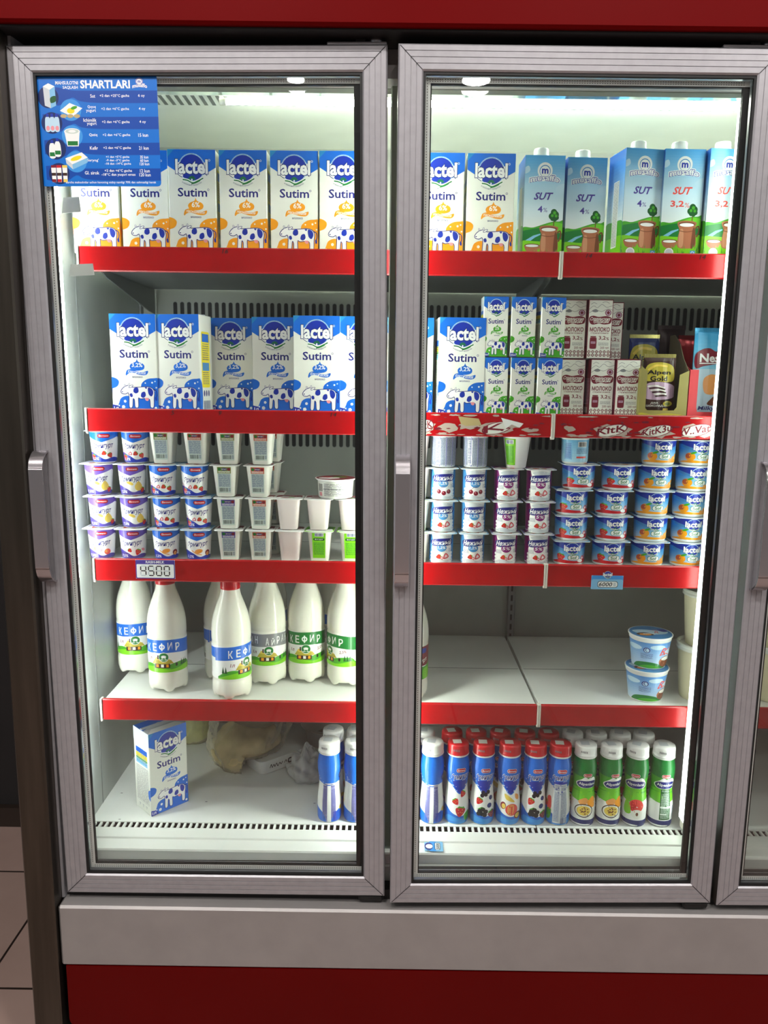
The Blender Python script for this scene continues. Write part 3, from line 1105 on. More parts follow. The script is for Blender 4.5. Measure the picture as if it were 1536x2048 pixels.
def carton(name, w, d, h, tone, pct, word, small=False):
    mb = MB().box(-w / 2, w / 2, -d / 2, d / 2, 0, h, ink('cream'), 0.0011)
    front_art(tone, pct, word, small).emit(mb, face_front(w, d), w, h)
    table_side(tone).emit(mb, face_left(w, d), d, h)
    panel_side(tone).emit(mb, face_right(w, d), d, h)
    T = Art(86, 62).rect(0, 0, 86, 62, 'pale').poly([(0, 0), (86, 0), (86, 40), (43, 22), (0, 40)], 'blue').rect(4, 40, 78, 1.2, 'grey')
    T.poly([(0, 62), (86, 62), (70, 44), (16, 44)], 'white').oval(66, 12, 14, 7, 'deep').text(pct, 60, 9, 12, 6, 'white', 0.02)
    T.emit(mb, face_top(w, d, h), w, d)
    # folded top seam
    mb.box(-w / 2 + 0.001, w / 2 - 0.001, -0.004, 0.004, h, h + 0.0016, ink('pale'))
    return mb.build(name)


LW, LD, LH = 0.086, 0.062, 0.1785
SW, SD, SH = 0.0455, 0.038, 0.1075
carton_orange = carton('milk_carton', LW, LD, LH, 'orange', '6%', 'Насыщенное')
carton_blue = carton('milk_carton', LW, LD, LH, 'blue', '3,2%', 'Классическое')
carton_green = carton('small_milk_carton', SW, SD, SH, 'green', '2%', 'Лёгкое', True)
CAT_MILK = 'milk carton'

# top shelf, orange design
row = ((142, 240, 305, 0.168), (243, 338, 302, 0.166), (337, 433, 298, 0.158), (439, 536, 304, 0.158), (541, 636, 308, 0.158), (638, 735, 310, 0.156), (833, 928, 312, 0.160), (933, 1028, 312, 0.160))
where = ('leftmost on the top shelf, under the chart', 'second on the top shelf, half under the chart', 'right beside the blue chart on the top shelf',
         'fourth from the left on the top shelf', 'fifth from the left on the top shelf', 'last on the top shelf behind the left door',
         'at the left frame of the middle door', 'beside the clay-jug cartons')
for (l, r, tp, Y), wh in zip(row, where):
    c = at((l + r) / 2, 410, Y)
    place(carton_orange, (c.x, Y + LD / 2, SHELF_Z[0]), 'milk carton with orange 6% badge, ' + wh, CAT_MILK, 'orange-badged litre cartons on the top shelf', rotz=random.uniform(-0.02, 0.02))

# second shelf, blue design
row = ((223, 312, 0.157, 0.0, 'leftmost on the second shelf'),
       (316, 404, 0.153, -0.15, 'turned to show its yellow side on the second shelf'),
       (420, 503, 0.228, 0.0, 'set back behind its right neighbour on the second shelf'),
       (508, 591, 0.194, 0.0, 'third from the left door frame post on the second shelf'),
       (588, 679, 0.150, 0.0, 'standing furthest forward on the second shelf'),
       (681, 769, 0.154, 0.0, 'cut by the left door\'s right frame on the second shelf'),
       (776, 865, 0.166, 0.0, 'half hidden by the middle door\'s left frame'),
       (878, 966, 0.148, 0.07, 'beside the small green-badged cartons'))
for l, r, Y, rz, wh in row:
    c = at((l + r) / 2, 720, Y)
    place(carton_blue, (c.x, Y + LD / 2, SHELF_Z[1]), 'blue-badged 3,2% milk carton ' + wh, CAT_MILK, 'blue-badged litre cartons on the second shelf', rotz=rz)
c = on(303, 1634, DECK_Z)
a = 0.80
place(carton_blue, (c.x - (-LW / 2 * math.cos(a) + LD / 2 * math.sin(a)), c.y - (-LW / 2 * math.sin(a) - LD / 2 * math.cos(a)), DECK_Z), 'blue-badged milk carton standing alone, turned cornerwise, on the cabinet floor', CAT_MILK, rotz=a)

# small green cartons, two layers of three
for k, (l, r) in enumerate(((967, 1015), (1018, 1068), (1073, 1123))):
    c = at((l + r) / 2, 770, 0.152)
    place(carton_green, (c.x, 0.152 + SD / 2, SHELF_Z[1]), 'small green-badged 2%% milk carton, %s in the lower layer' % ('left', 'middle', 'right')[k], CAT_MILK, 'small green-badged cartons', rotz=(0.0, 0.10, 0.03)[k])
for k, (l, r) in enumerate(((966, 1016), (1021, 1072), (1078, 1130))):
    c = at((l + r) / 2, 650, 0.152)
    place(carton_green, (c.x, 0.152 + SD / 2, SHELF_Z[1] + SH + 0.0018), 'small green-badged 2%% milk carton, %s in the upper layer' % ('left', 'middle', 'right, turned a little')[k], CAT_MILK, 'small green-badged cartons', rotz=(0.02, 0.02, 0.12)[k])


# ------------------------------------------------------------------ small burgundy cartons
def wine_art():
    A = Art(450, 1080)
    A.rect(0, 0, 450, 1080, 'cream')
    A.rect(0, 0, 450, 14, 'burgundy').rect(0, 0, 10, 1080, 'burgundy').rect(440, 0, 10, 1080, 'burgundy')
    for pts in ([(10, 180), (90, 120), (160, 150), (240, 90), (330, 140), (440, 110)], [(10, 250), (120, 190), (240, 220), (350, 170), (440, 190)], [(40, 90), (90, 60), (150, 80)], [(250, 60), (310, 40), (380, 70)]):
        A.stroke(pts, 7, 'grey')
    A.blob([(60, 210), (130, 175), (180, 215), (120, 235)], 'grey', 4)
    A.oval(365, 240, 58, 58, 'burgundy').oval(365, 240, 46, 46, 'rose').poly([(365, 205), (398, 240), (365, 275), (332, 240)], 'burgundy')
    A.blob([(20, 330), (90, 296), (200, 318), (330, 300), (425, 330), (430, 400), (400, 440), (300, 455), (200, 440), (90, 460), (30, 420)], 'burgundy')
    A.text('Славянские', 40, 322, 370, 62, 'cream', 0.03, shear=0.3)
    A.text('традиции', 90, 385, 290, 56, 'cream', 0.03, shear=0.3)
    A.text('МОЛОКО', 40, 505, 370, 84, 'burgundy', 0.05)
    A.text('стерилизованное', 60, 602, 330, 34, 'burgundy', 0.01)
    A.rect(60, 672, 105, 22, 'burgundy').blob([(52, 720), (70, 698), (158, 698), (176, 720), (176, 880), (150, 905), (78, 905), (52, 880)], 'burgundy', 4)
    A.rect(72, 770, 84, 40, 'rose').text('100%', 78, 778, 72, 24, 'burgundy', 0.02)
    A.text('3,2', 215, 668, 130, 78, 'burgundy', 0.035).text('%', 355, 690, 50, 54, 'burgundy', 0.02)
    A.lines(210, 790, 190, 60, 4, 'grey', 0.4)
    A.text('200 мл', 250, 862, 160, 44, 'burgundy', 0.015)
    for i in range(6):
        for j in range(2):
            x, y = 45 + i * 72, 960 + j * 62
            A.poly([(x, y - 34), (x + 34, y), (x, y + 34), (x - 34, y)], 'burgundy')
            A.poly([(x, y - 18), (x + 18, y), (x, y + 18), (x - 18, y)], 'cream')
            A.poly([(x, y - 8), (x + 8, y), (x, y + 8), (x - 8, y)], 'burgundy')
    return A


mb = MB().box(-SW / 2, SW / 2, -SD / 2, SD / 2, 0, SH, ink('burgundy'), 0.0008)
wine_art().emit(mb, face_front(SW, SD), SW, SH)
S = Art(380, 1080).rect(0, 0, 380, 1080, 'burgundy').lines(40, 360, 300, 500, 18, 'rose', 0.4).bars(60, 900, 240, 110, 'cream', 16)
S.emit(mb, face_right(SW, SD), SD, SH)
S.emit(mb, face_left(SW, SD), SD, SH)
mb.box(-SW / 2 + 0.001, SW / 2 - 0.001, -0.003, 0.003, SH, SH + 0.0014, ink('burgundy'))
carton_wine = mb.build('small_milk_carton')
G = 'small burgundy cartons'
for k, (l, r, Y) in enumerate(((1122, 1168, 0.185), (1180, 1226, 0.172), (1231, 1278, 0.168))):
    c = at((l + r) / 2, 770, Y)
    place(carton_wine, (c.x, Y + SD / 2, SHELF_Z[1]), 'small burgundy-and-cream milk carton, %s in the lower layer' % ('left', 'middle', 'right')[k], CAT_MILK, G, rotz=0.03)
for k, (l, r, Y) in enumerate(((1124, 1171, 0.185), (1176, 1224, 0.178))):
    c = at((l + r) / 2, 650, Y)
    place(carton_wine, (c.x, Y + SD / 2, SHELF_Z[1] + SH + 0.0018), 'small burgundy-and-cream milk carton, %s in the upper layer' % ('left', 'right')[k], CAT_MILK, G)
c = at(1222, 650, 0.225)
place(carton_wine, (c.x, 0.225 + SD / 2, SHELF_Z[1] + SH + 0.0018), 'small burgundy milk carton half hidden in the second upper row', CAT_MILK, G)
place(carton_wine, (c.x, 0.225 + SD / 2, SHELF_Z[1]), 'small burgundy milk carton in the back row under the half hidden one', CAT_MILK, G)


# ------------------------------------------------------------------ tall cartons with the clay jug
def jug_art(pct, word_col):
    A = Art(445, 1070)
    n = 26
    c0, c1, c2 = (82, 165, 226), (176, 214, 236), (230, 238, 238)
    for i in range(n):
        t = i / (n - 1)
        a, b_, s = (c0, c1, t / 0.4) if t < 0.4 else (c1, c2, (t - 0.4) / 0.6)
        A.rect(0, 750 * i / n, 445, 750 / n + 1, tuple(int(a[k] + (b_[k] - a[k]) * s) for k in range(3)))
    A.blob([(0, 130), (40, 110), (55, 160), (0, 190)], 'icy', 4).blob([(350, 330), (445, 290), (445, 400), (380, 380)], 'icy', 4).blob([(0, 420), (120, 395), (200, 430), (90, 450)], 'icy', 4)
    A.blob([(-20, 770), (120, 745), (300, 690), (400, 680), (470, 700), (470, 1100), (-20, 1100)], 'green')
    A.blob([(-20, 800), (90, 765), (220, 750), (330, 780), (470, 800), (470, 900), (-20, 920)], 'leaf')
    A.blob([(230, 740), (360, 690), (470, 720), (470, 800), (330, 780)], 'brightgreen')
    A.poly([(10, 895), (120, 830), (200, 808), (200, 822), (140, 850), (70, 900)], 'ltblue')
    A.blob([(-20, 900), (150, 890), (300, 895), (470, 880), (470, 1100), (-20, 1100)], 'lime')
    A.rect(340, 670, 10, 75, 'brown')
    for x, y, r in ((318, 625, 34), (360, 610, 40), (342, 585, 36), (375, 640, 26), (330, 650, 26), (355, 655, 26)):
        A.oval(x, y, r, r, 'dkgreen', 14)
    for x, y, r in ((350, 590, 18), (325, 620, 16), (368, 622, 16)):
        A.oval(x, y, r, r, 'green', 10)
    A.stroke([(388, 800), (420, 780), (430, 830), (405, 890)], 16, 'brown')
    A.blob([(190, 770), (195, 735), (290, 722), (395, 740), (385, 800), (400, 900), (395, 990), (300, 1010), (205, 995), (200, 900), (212, 820)], 'clay')
    A.blob([(215, 830), (255, 820), (260, 980), (215, 985)], 'claylight', 4)
    A.blob([(360, 810), (382, 800), (398, 900), (390, 985), (350, 1000)], 'brown', 4)
    A.stroke([(205, 825), (290, 838), (385, 822)], 7, 'brown')
    A.oval(292, 760, 92, 26, 'brown', 24).oval(290, 766, 80, 19, 'white', 24)
    A.blob([(25, 930), (110, 925), (195, 930), (175, 990), (110, 1012), (45, 990)], 'clay', 5)
    A.oval(110, 935, 84, 20, 'brown', 24).oval(110, 938, 74, 14, 'white', 24)
    rnd = random.Random(5)
    for i in range(46):
        x = rnd.uniform(-5, 445)
        y = rnd.uniform(1000, 1075)
        A.poly([(x - 5, y), (x + 5, y), (x + rnd.uniform(-14, 14), y - rnd.uniform(25, 60))], rnd.choice(('green', 'brightgreen', 'lime', 'leaf')))
    A.oval(222, 155, 84, 84, 'white', 32).oval(222, 160, 62, 62, 'midblue', 32).oval(222, 163, 55, 55, 'white', 32)
    A.text('m', 186, 136, 74, 52, 'deep', 0.06)
    A.text('musaffo', 46, 208, 352, 82, 'white', 0.15, bend=22)
    A.text('musaffo', 55, 216, 334, 70, 'deep', 0.10, bend=22)
    A.text('musaffo', 62, 222, 320, 58, 'white', 0.035, bend=22)
    A.text('SUT', 118, 380, 195, 78, word_col, 0.05, shear=0.35)
    if len(pct) > 1:
        A.text(pct, 92, 520, 150, 74, word_col, 0.045)
        A.text('%', 252, 540, 52, 50, word_col, 0.0)
    else:
        A.text(pct, 158, 520, 54, 66, word_col, 0.05)
        A.text('%', 220, 540, 46, 44, word_col, 0.0)
    A.oval(110, 1052, 52, 46, 'white', 24).oval(110, 1052, 40, 36, 'pale', 24)
    A.rect(348, 1030, 55, 40, 'sky').stroke([(355, 1060), (372, 1040), (395, 1055)], 7, 'white')
    return A


def jug_carton(pct, col, h=0.178):
    w, d = 0.072, 0.066
    t = thing('milk_carton')
    mb = MB().box(-w / 2, w / 2, -d / 2, d / 2, 0, h, ink('ltblue'), 0.0011)
    jug_art(pct, col).emit(mb, face_front(w, d), w, h)
    S = Art(400, 1070)
    for i in range(20):
        q = i / 19
        S.rect(0, 760 * i / 20, 400, 39, (int(30 + 190 * q), int(100 + 130 * q), int(190 + 42 * q)))
    S.blob([(-20, 740), (200, 720), (420, 760), (420, 1100), (-20, 1100)], 'green').blob([(-20, 900), (200, 880), (420, 900), (420, 1100), (-20, 1100)], 'lime')
    S.rect(150, 300, 130, 690, 'white').lines(160, 310, 110, 670, 42, 'grey', 0.45)
    S.emit(mb, face_left(w, d), d, h)
    S.emit(mb, face_right(w, d), d, h)
    Art(10, 10).rect(0, 0, 10, 10, 'sky').rect(0, 4.6, 10, 0.8, 'ltblue').emit(mb, face_top(w, d, h), w, d)
    mb.box(-w / 2 + 0.001, w / 2 - 0.001, 0.012, 0.022, h, h + 0.0016, ink('ltblue'))
    part(mb, 'carton_body', t)
    cp = MB().lathe([(0.0150, 0.0), (0.0150, 0.004), (0.0135, 0.0045), (0.0135, 0.0135), (0.0125, 0.0155), (0.008, 0.0162)], ink('white'), 28, M=Matrix.Translation((-0.004, -0.012, h + 0.0002)))
    part(cp, 'screw_cap', t)
    return t


jug_four, jug_three = jug_carton('4', 'purple'), jug_carton('3,2', 'coral')
for proto, l, r, Y, rz, lab in ((jug_four, 1047, 1126, 0.166, 0.02, 'clay-jug milk carton with purple 4% lettering, leftmost of its row'), (jug_four, 1131, 1208, 0.176, 0.05, 'clay-jug milk carton with purple 4% lettering, set back second of its row'),
                                 (jug_four, 1238, 1320, 0.140, 0.16, 'clay-jug milk carton with purple 4% lettering and its barcode side showing'), (jug_three, 1322, 1404, 0.140, 0.03, 'clay-jug milk carton with red 3,2% lettering, left of the two'),
                                 (jug_three, 1408, 1490, 0.136, 0.10, 'clay-jug milk carton with red 3,2% lettering, cut by the light post')):
    c = at((l + r) / 2, 410, Y)
    place(proto, (c.x, Y + 0.033, SHELF_Z[0] + (0.006 if Y < 0.15 else 0)), lab, CAT_MILK, 'capped clay-jug cartons', rotz=rz)


# ------------------------------------------------------------------ yoghurt cups
def cup_shell(prof, m, seg=40, power=2.0):
    return MB().lathe(prof, m, seg, power=power)


def foil_lid(kind, w, d, z, col, art=None, tabs=True):
    """A foil lid: a thin sheet with rounded corners ('sheet') or a disc ('disc')."""
    m = MB()
    if kind == 'sheet':
        r = 0.008
        pts = []
        for cx, cy, a in ((w / 2 - r, d / 2 - r, 0), (-w / 2 + r, d / 2 - r, 90), (-w / 2 + r, -d / 2 + r, 180), (w / 2 - r, -d / 2 + r, 270)):
            for k in range(5):
                t = math.radians(a + 22.5 * k)
                pts.append((cx + r * math.cos(t), cy + r * math.sin(t)))
        m.prism(pts, 'z', z, z + 0.0009, ink('white'))
        m.add([(p[0], p[1], z + 0.0010) for p in pts], [tuple(range(len(pts)))], ink(col))
    else:
        m.lathe([(w / 2, z), (w / 2 + 0.0006, z + 0.0005), (w / 2, z + 0.001)], ink(col), 40)
    if art:
        art.emit(m, lambda u, v, o: (u - w / 2, v - d / 2, z + 0.001 + o), w, d)
    return m


def lid_art(col, kind):
    A = Art(100, 100).rect(6, 6, 88, 88, col, 14)
    A.blob([(10, 55), (40, 40), (70, 52), (90, 45), (90, 90), (10, 90)], 'white')
    if kind == 'berry':
        strawberry(A, 35, 68, 12)
        strawberry(A, 62, 72, 10, -0.4)
    elif kind == 'leaf':
        A.oval(40, 66, 18, 10, 'wine').oval(60, 60, 12, 6, 'green', rot=0.5)
    else:
        A.oval(50, 66, 16, 12, 'peach')
    A.text('йогурт', 24, 20, 52, 18, 'white', 0.03)
    return A


CUP_H = 0.0612


def cup(name, prof, body_ink, sheet, sheet_w, sheet_h, z0, lid_kind, lid_w, lid_d, lid_col, lid_a=None, rref=None, power=2.0, grid=(0.004, 0.006), turn=0.0, rim=0.0016, rimh=0.0014):
    t = thing(name)
    top = prof[-1]
    mb = cup_shell(prof + [(top[0] + rim, top[1] + 0.0004), (top[0] + rim, top[1] + rimh)], ink(body_ink), power=power)
    if sheet is not None:
        rad = radius_of(prof)
        sheet.emit(mb, around(rad, sheet_w, z0, rref or rad(z0 + sheet_h / 2), turn), sheet_w, sheet_h, lift=0.00018, grid=grid)
    part(mb, 'cup', t)
    part(foil_lid(lid_kind, lid_w, lid_d, top[1] + rimh + 0.0001, lid_col, lid_a), 'foil_lid', t)
    return t


def script_cup_art(band, low, fruit, pct):
    """White cup, coloured shield at the top, dark handwriting, fruit and a coloured wave below. 150 wide x 60 high, centre at 75."""
    A = Art(150, 60)
    A.rect(0, 0, 150, 60, 'white')
    for k in range(-1, 4):
        cx = 75 + (k - 1) * 62
        A.poly([(cx - 31, 0), (cx + 31, 0), (cx + 31, 9), (cx, 20), (cx - 31, 9)], band)
    A.rect(68, 3, 22, 8, 'wine', 4).rect(69, 3.7, 20, 6.6, 'red', 3.2).text('Ehrmann', 71, 5, 16, 3.6, 'white', 0.02)
    for x in (10, 130):
        A.lines(x, 8, 12, 44, 14, 'lilac', 0.5)
    A.blob([(30, 48), (48, 40), (66, 46), (80, 54), (98, 50), (118, 56), (118, 64), (30, 64)], low)
    if fruit == 'pear':
        A.blob([(90, 32), (95, 36), (99, 44), (94, 51), (86, 50), (83, 43), (86, 36)], 'straw', 4)
        A.blob([(70, 30), (80, 36), (78, 40), (68, 35)], 'straw', 4)
        strawberry(A, 100, 50, 5.5)
        A.stroke([(90, 33), (91, 28)], 1, 'brown')
    elif fruit == 'berry':
        strawberry(A, 78, 42, 4.5, 1.0)
        strawberry(A, 90, 46, 5.2, -0.5)
        half_berry(A, 68, 42, 4.2, 1.2)
        strawberry(A, 55, 50, 6, 0.2)
        A.stroke([(45, 34), (52, 38), (54, 45)], 1.1, 'red')
    elif fruit == 'redberry':
        strawberry(A, 88, 46, 6.2, 0.4)
        strawberry(A, 72, 42, 4.2, -0.8)
        A.oval(100, 42, 5, 3, 'pink', rot=0.4)
    elif fruit == 'peach':
        A.oval(90, 46, 6.4, 6, 'coral').oval(88, 45, 3.5, 3.2, 'peach')
        A.oval(76, 43, 4.5, 3, 'pink', rot=-0.5).blob([(64, 36), (72, 38), (70, 43), (62, 41)], 'peach', 4)
    else:
        A.oval(78, 42, 8, 4.6, 'peach', rot=-0.2).oval(79, 42.5, 4.5, 2.4, 'orange', rot=-0.2)
        A.oval(97, 46, 6, 6, 'wine').oval(97, 48, 3.6, 4.2, 'peach')
        A.stroke([(64, 40), (72, 46), (84, 50)], 1.6, 'orange')
    A.text('Эрмигурт', 54.5, 20.5, 42, 14.5, 'white', 0.09, shear=0.25, rot=-0.05)
    A.text('Эрмигурт', 55.5, 21, 40, 13.5, 'navy', 0.03, shear=0.25, rot=-0.05)
    A.text(pct, 52, 50.5, 16, 6.5, 'white', 0.02, shear=0.2)
    return A


ROUND = [(0.0185, 0.0), (0.0212, 0.002), (0.0225, 0.008), (0.0240, 0.03), (0.0262, 0.0585)]
EH = {}
for key, band, low, fruit, pct, lid in (('violet_pear', 'violet', 'purple', 'pear', '7,5%', 'white'), ('violet_peach', 'violet', 'purple', 'peach', '7,5%', 'white'), ('violet_berry', 'violet', 'purple', 'redberry', '7,5%', 'white'),
                                       ('blue_berry', 'blue', 'deep', 'berry', '3,2%', 'ltblue'), ('blue_apricot', 'blue', 'deep', 'apricot', '3,2%', 'ltblue')):
    EH[key] = cup('yoghurt_cup', ROUND, 'white', script_cup_art(band, low, fruit, pct), 0.150, 0.0565, 0.0015, 'sheet', 0.0585, 0.060, lid, lid_art('ltblue' if 'blue' in key else 'lilac', 'berry'), rref=0.0240, turn=0.13)
YC = 0.166                                             # depth of the cups' axes on the third shelf
S3 = SHELF_Z[2]
PITCH_Z = 0.0624
COLNAME = ('far left', 'second')
RN = ('bottom', 'second', 'third', 'top')
FR_NAME = {'violet_pear': 'pear', 'violet_peach': 'peach', 'violet_berry': 'red berry', 'blue_berry': 'strawberry', 'blue_apricot': 'apricot'}
stack = ((0, ('violet_peach', 205, 1087), ('violet_berry', 267, 1087), ('blue_apricot', 333, 1088), ('blue_apricot', 397, 1088)),
         (1, ('violet_pear', 206, 1025), ('violet_pear', 269, 1025), ('blue_berry', 334, 1026), ('blue_berry', 398, 1026)),
         (2, ('violet_pear', 199, 960), ('violet_pear', 265, 960), ('blue_berry', 327, 962), ('blue_berry', 390, 962)),
         (3, ('blue_berry', 209, 893), ('blue_berry', 272, 893)))
for row_i, *cups_ in stack:
    for ci, (key, px, py) in enumerate(cups_):
        z = S3 + row_i * PITCH_Z
        c = at(px, py, YC)
        x = max(c.x, 0.0365) if ci == 0 else max(c.x, 0.0965) if ci == 1 else c.x
        colr = 'purple' if key.startswith('violet') else 'blue'
        pos = ('first', 'second', 'third', 'fourth')[ci]
        place(EH[key], (x, YC, z), '%s-and-white round yoghurt cup with %s print, %s layer, %s from the left' % (colr, FR_NAME[key], RN[row_i], pos), 'yoghurt cup',
              'round %s yoghurt cups on the third shelf' % colr, rotz=random.uniform(-0.01, 0.02))


def box_cup(name, header, body, green=False, blank=False, lid='white', lid_kind='leaf', text_dark=True):
    """Tapered square pot with a narrow printed label on its flat front."""
    h = 0.0598
    lo, hi = 0.0172, 0.0228
    t = thing(name)
    prof = [(lo * 0.9, 0.0), (lo, 0.0016), (hi, h - 0.001), (hi + 0.0008, h)]
    M45 = None
    mb = MB().lathe(prof, mat('milky_plastic' if not blank else 'milky_plastic_pink', (236, 236, 226) if not blank else (238, 226, 224), rough=0.35, sub=0.15), 48, power=6.0)
    part(mb, 'cup', t)
    if not blank:
        lw_, lh = 0.0262, 0.050
        A = Art(52, 100)
        A.rect(0, 0, 52, 100, body)
        A.rect(0, 0, 52, 24 if not green else 100, header)
        if green:
            A.rect(10, 0, 34, 14, 'white').bars(11, 1, 32, 12, 'navy', 16)
            A.rect(4, 20, 44, 10, 'dkgreen', 4).text('йогурт', 10, 22, 32, 6, 'white', 0.02)
            A.lines(5, 38, 42, 50, 18, 'leaf', 0.45)
        else:
            A.oval(26, 8, 13, 5, 'navy', 16).rect(6, 7, 40, 1.5, 'gold').oval(8, 8, 6, 6, 'leaf', 10).oval(44, 8, 6, 6, 'wine', 10)
            A.text('йогурт', 17, 5.5, 18, 5, 'white', 0.02)
            A.lines(3, 15, 46, 8, 3, 'cream', 0.5)
            A.lines(3, 27, 46, 50, 20, 'ink', 0.55)
            A.bars(5, 80, 34, 15, 'black', 20)
            A.lines(41, 80, 9, 15, 5, 'ink', 0.5)
        lm = MB()
        z0 = 0.0075
        A.emit(lm, lambda u, v, o: ((u - lw_ / 2) * (0.9 + 0.1 * v / lh), -(lo + (hi - lo) * (z0 + v) / h) - 0.0001 - o, z0 + v), lw_, lh, base=body)
        part(lm, 'label', t)
    part(foil_lid('sheet', 0.0560, 0.056, h + 0.0001, lid, lid_art('green' if green else 'wine', lid_kind)), 'foil_lid', t)
    return t


BX = {'olive': box_cup('yoghurt_pot', 'olive', 'mint'), 'rust': box_cup('yoghurt_pot', 'rust', 'mint'), 'plum': box_cup('yoghurt_pot', 'purple', 'mint'),
      'green': box_cup('yoghurt_pot', 'lime', 'lime', True, lid='lime'), 'blank': box_cup('yoghurt_pot', 'white', 'white', blank=True)}
HEADER = {'olive': 'olive-headed label', 'rust': 'orange-headed label', 'plum': 'purple-headed label', 'green': 'bright green label', 'blank': 'no label, pinkish white'}
seq = ((0, ('plum', 460), ('rust', 522), ('blank', 581), ('green', 640), ('green', 703)),
       (1, ('plum', 459), ('rust', 522), ('blank', 578), ('blank', 638), ('blank', 701)),
       (2, ('olive', 452), ('rust', 519)),
       (3, ('olive', 327), ('rust', 394), ('olive', 458), ('rust', 524)))
PYROW = (1088, 1026, 962, 893)
for row_i, *pots in seq:
    for ci, (key, px) in enumerate(pots):
        c = at(px, PYROW[row_i], 0.160)
        place(BX[key], (c.x, YC, S3 + row_i * PITCH_Z), 'square white yoghurt pot with %s, %s layer, %s pot from the left' % (HEADER[key], RN[row_i], ORD[ci]), 'yoghurt pot',
              'square yoghurt pots on the third shelf', rotz=random.uniform(-0.05, 0.05))
        if row_i in (2, 3) and key in ('rust',) and px > 500:
            place(BX['rust'], (c.x + 0.009, YC + 0.06, S3 + row_i * PITCH_Z), 'square yoghurt pot peeping out behind the last one of the %s layer' % RN[row_i], 'yoghurt pot', 'square yoghurt pots on the third shelf')
# supports hidden in the second row, so that the back pots stand on something
for row_i in (0, 1):
    c = at(524, PYROW[row_i], 0.160)
    place(BX['rust'], (c.x + 0.009, YC + 0.06, S3 + row_i * PITCH_Z), 'square yoghurt pot of the back row under the peeping ones, %s layer' % RN[row_i], 'yoghurt pot', 'square yoghurt pots on the third shelf')
for row_i in range(4):
    c = at(834, (1088, 1026, 960, 898)[row_i], 0.160)
    place(BX['green' if row_i < 2 else 'blank'], (c.x, YC, S3 + row_i * PITCH_Z), 'square yoghurt pot at the middle door\'s left frame, %s layer' % RN[row_i], 'yoghurt pot', 'square yoghurt pots by the middle frame')


# the wide low tub lying over the pots
t = thing('cheese_tub')
W_ = [(0.030, 0.0), (0.0325, 0.002), (0.0335, 0.012), (0.0345, 0.034)]
mb = MB().lathe(W_ + [(0.037, 0.0345), (0.037, 0.0365)], ink('white'), 44)
A = Art(120, 30).rect(0, 0, 120, 30, 'cream').lines(38, 3, 46, 24, 11, 'grey', 0.5).bars(22, 4, 13, 14, 'black', 10).rect(24, 20, 9, 7, 'pink').lines(86, 3, 24, 24, 11, 'grey', 0.5).rect(36, 13, 50, 1, 'grey')
A.emit(mb, around(radius_of(W_), 0.120, 0.002, 0.0335), 0.120, 0.0305, lift=0.0002, grid=(0.004, 0.006))
part(mb, 'tub', t)
A = Art(100, 100).oval(50, 50, 48, 48, 'wine').oval(35, 60, 26, 16, 'white').oval(60, 38, 18, 8, 'green').oval(26, 42, 12, 9, 'red')
part(foil_lid('disc', 0.078, 0.078, 0.0367, 'white', A), 'lid', t)
c = at(671, 977, YC)
t.location = (c.x, YC + 0.004, S3 + 2 * PITCH_Z)
tag(t, 'low round white tub with red lid lying across two pinkish pots', 'tub')


# cups with the dark oval name, pale blue or purple
def oval_cup_art(side, pct, fruit, back=False):
    A = Art(150, 58)
    if back:
        A.rect(0, 0, 150, 58, 'pale')
        for x in range(0, 150, 13):
            A.lines(x + 1, 2, 10.5, 54, 34, 'ink', 0.62)
            A.rect(x + 12, 0, 2, 58, 'lilac')
        A.rect(58, 6, 9, 48, 'white').lines(59, 8, 6, 44, 20, 'ink', 0.5)
        return A
    A.rect(0, 0, 150, 58, side)
    A.blob([(56, -4), (95, -4), (94, 14), (97, 30), (94, 46), (98, 64), (53, 64), (57, 46), (53, 30), (57, 14)], 'white')
    A.blob([(58, 4), (76, 0), (96, 6), (90, 14), (70, 12)], 'pale', 4)
    for k in range(7):
        A.oval(53 + (k % 2) * 4, 38 + k * 3.4, 3.6, 3, 'white', 10).oval(97 - (k % 2) * 4, 38 + k * 3.2, 3.6, 3, 'white', 10)
    A.lines(54, 30, 12, 8, 4, 'ink', 0.35).lines(90, 28, 12, 8, 4, 'ink', 0.35)
    A.oval(75, 27, 10, 8, 'midblue' if side != 'plum' else 'plum', 20).text(pct, 67.5, 23.5, 15, 6.5, 'white', 0.03, shear=0.15)
    if fruit == 'cherry':
        for x, y in ((66, 43), (76, 46), (86, 43)):
            A.oval(x, y, 4.6, 4.4, 'wine', 14).oval(x - 1.2, y - 1.4, 1.2, 1, 'pink', 8)
        A.stroke([(66, 39), (72, 34), (78, 33)], 0.8, 'brown')
    else:
        half_berry(A, 84, 44, 6.5, 0.8)
        strawberry(A, 69, 45, 5, 1.3)
        half_berry(A, 75, 47.5, 3.4, -0.5)
    A.blob([(56, 52), (70, 49), (84, 53), (98, 50), (98, 57), (56, 57)], 'pale', 4)
    A.blob([(52, 13), (64, 9), (92, 8), (99, 14), (95, 21), (76, 23), (58, 24), (52, 20)], 'navy')
    A.text('Нежный', 54.5, 11, 41, 10, 'white', 0.03, shear=0.3, rot=-0.04)
    return A


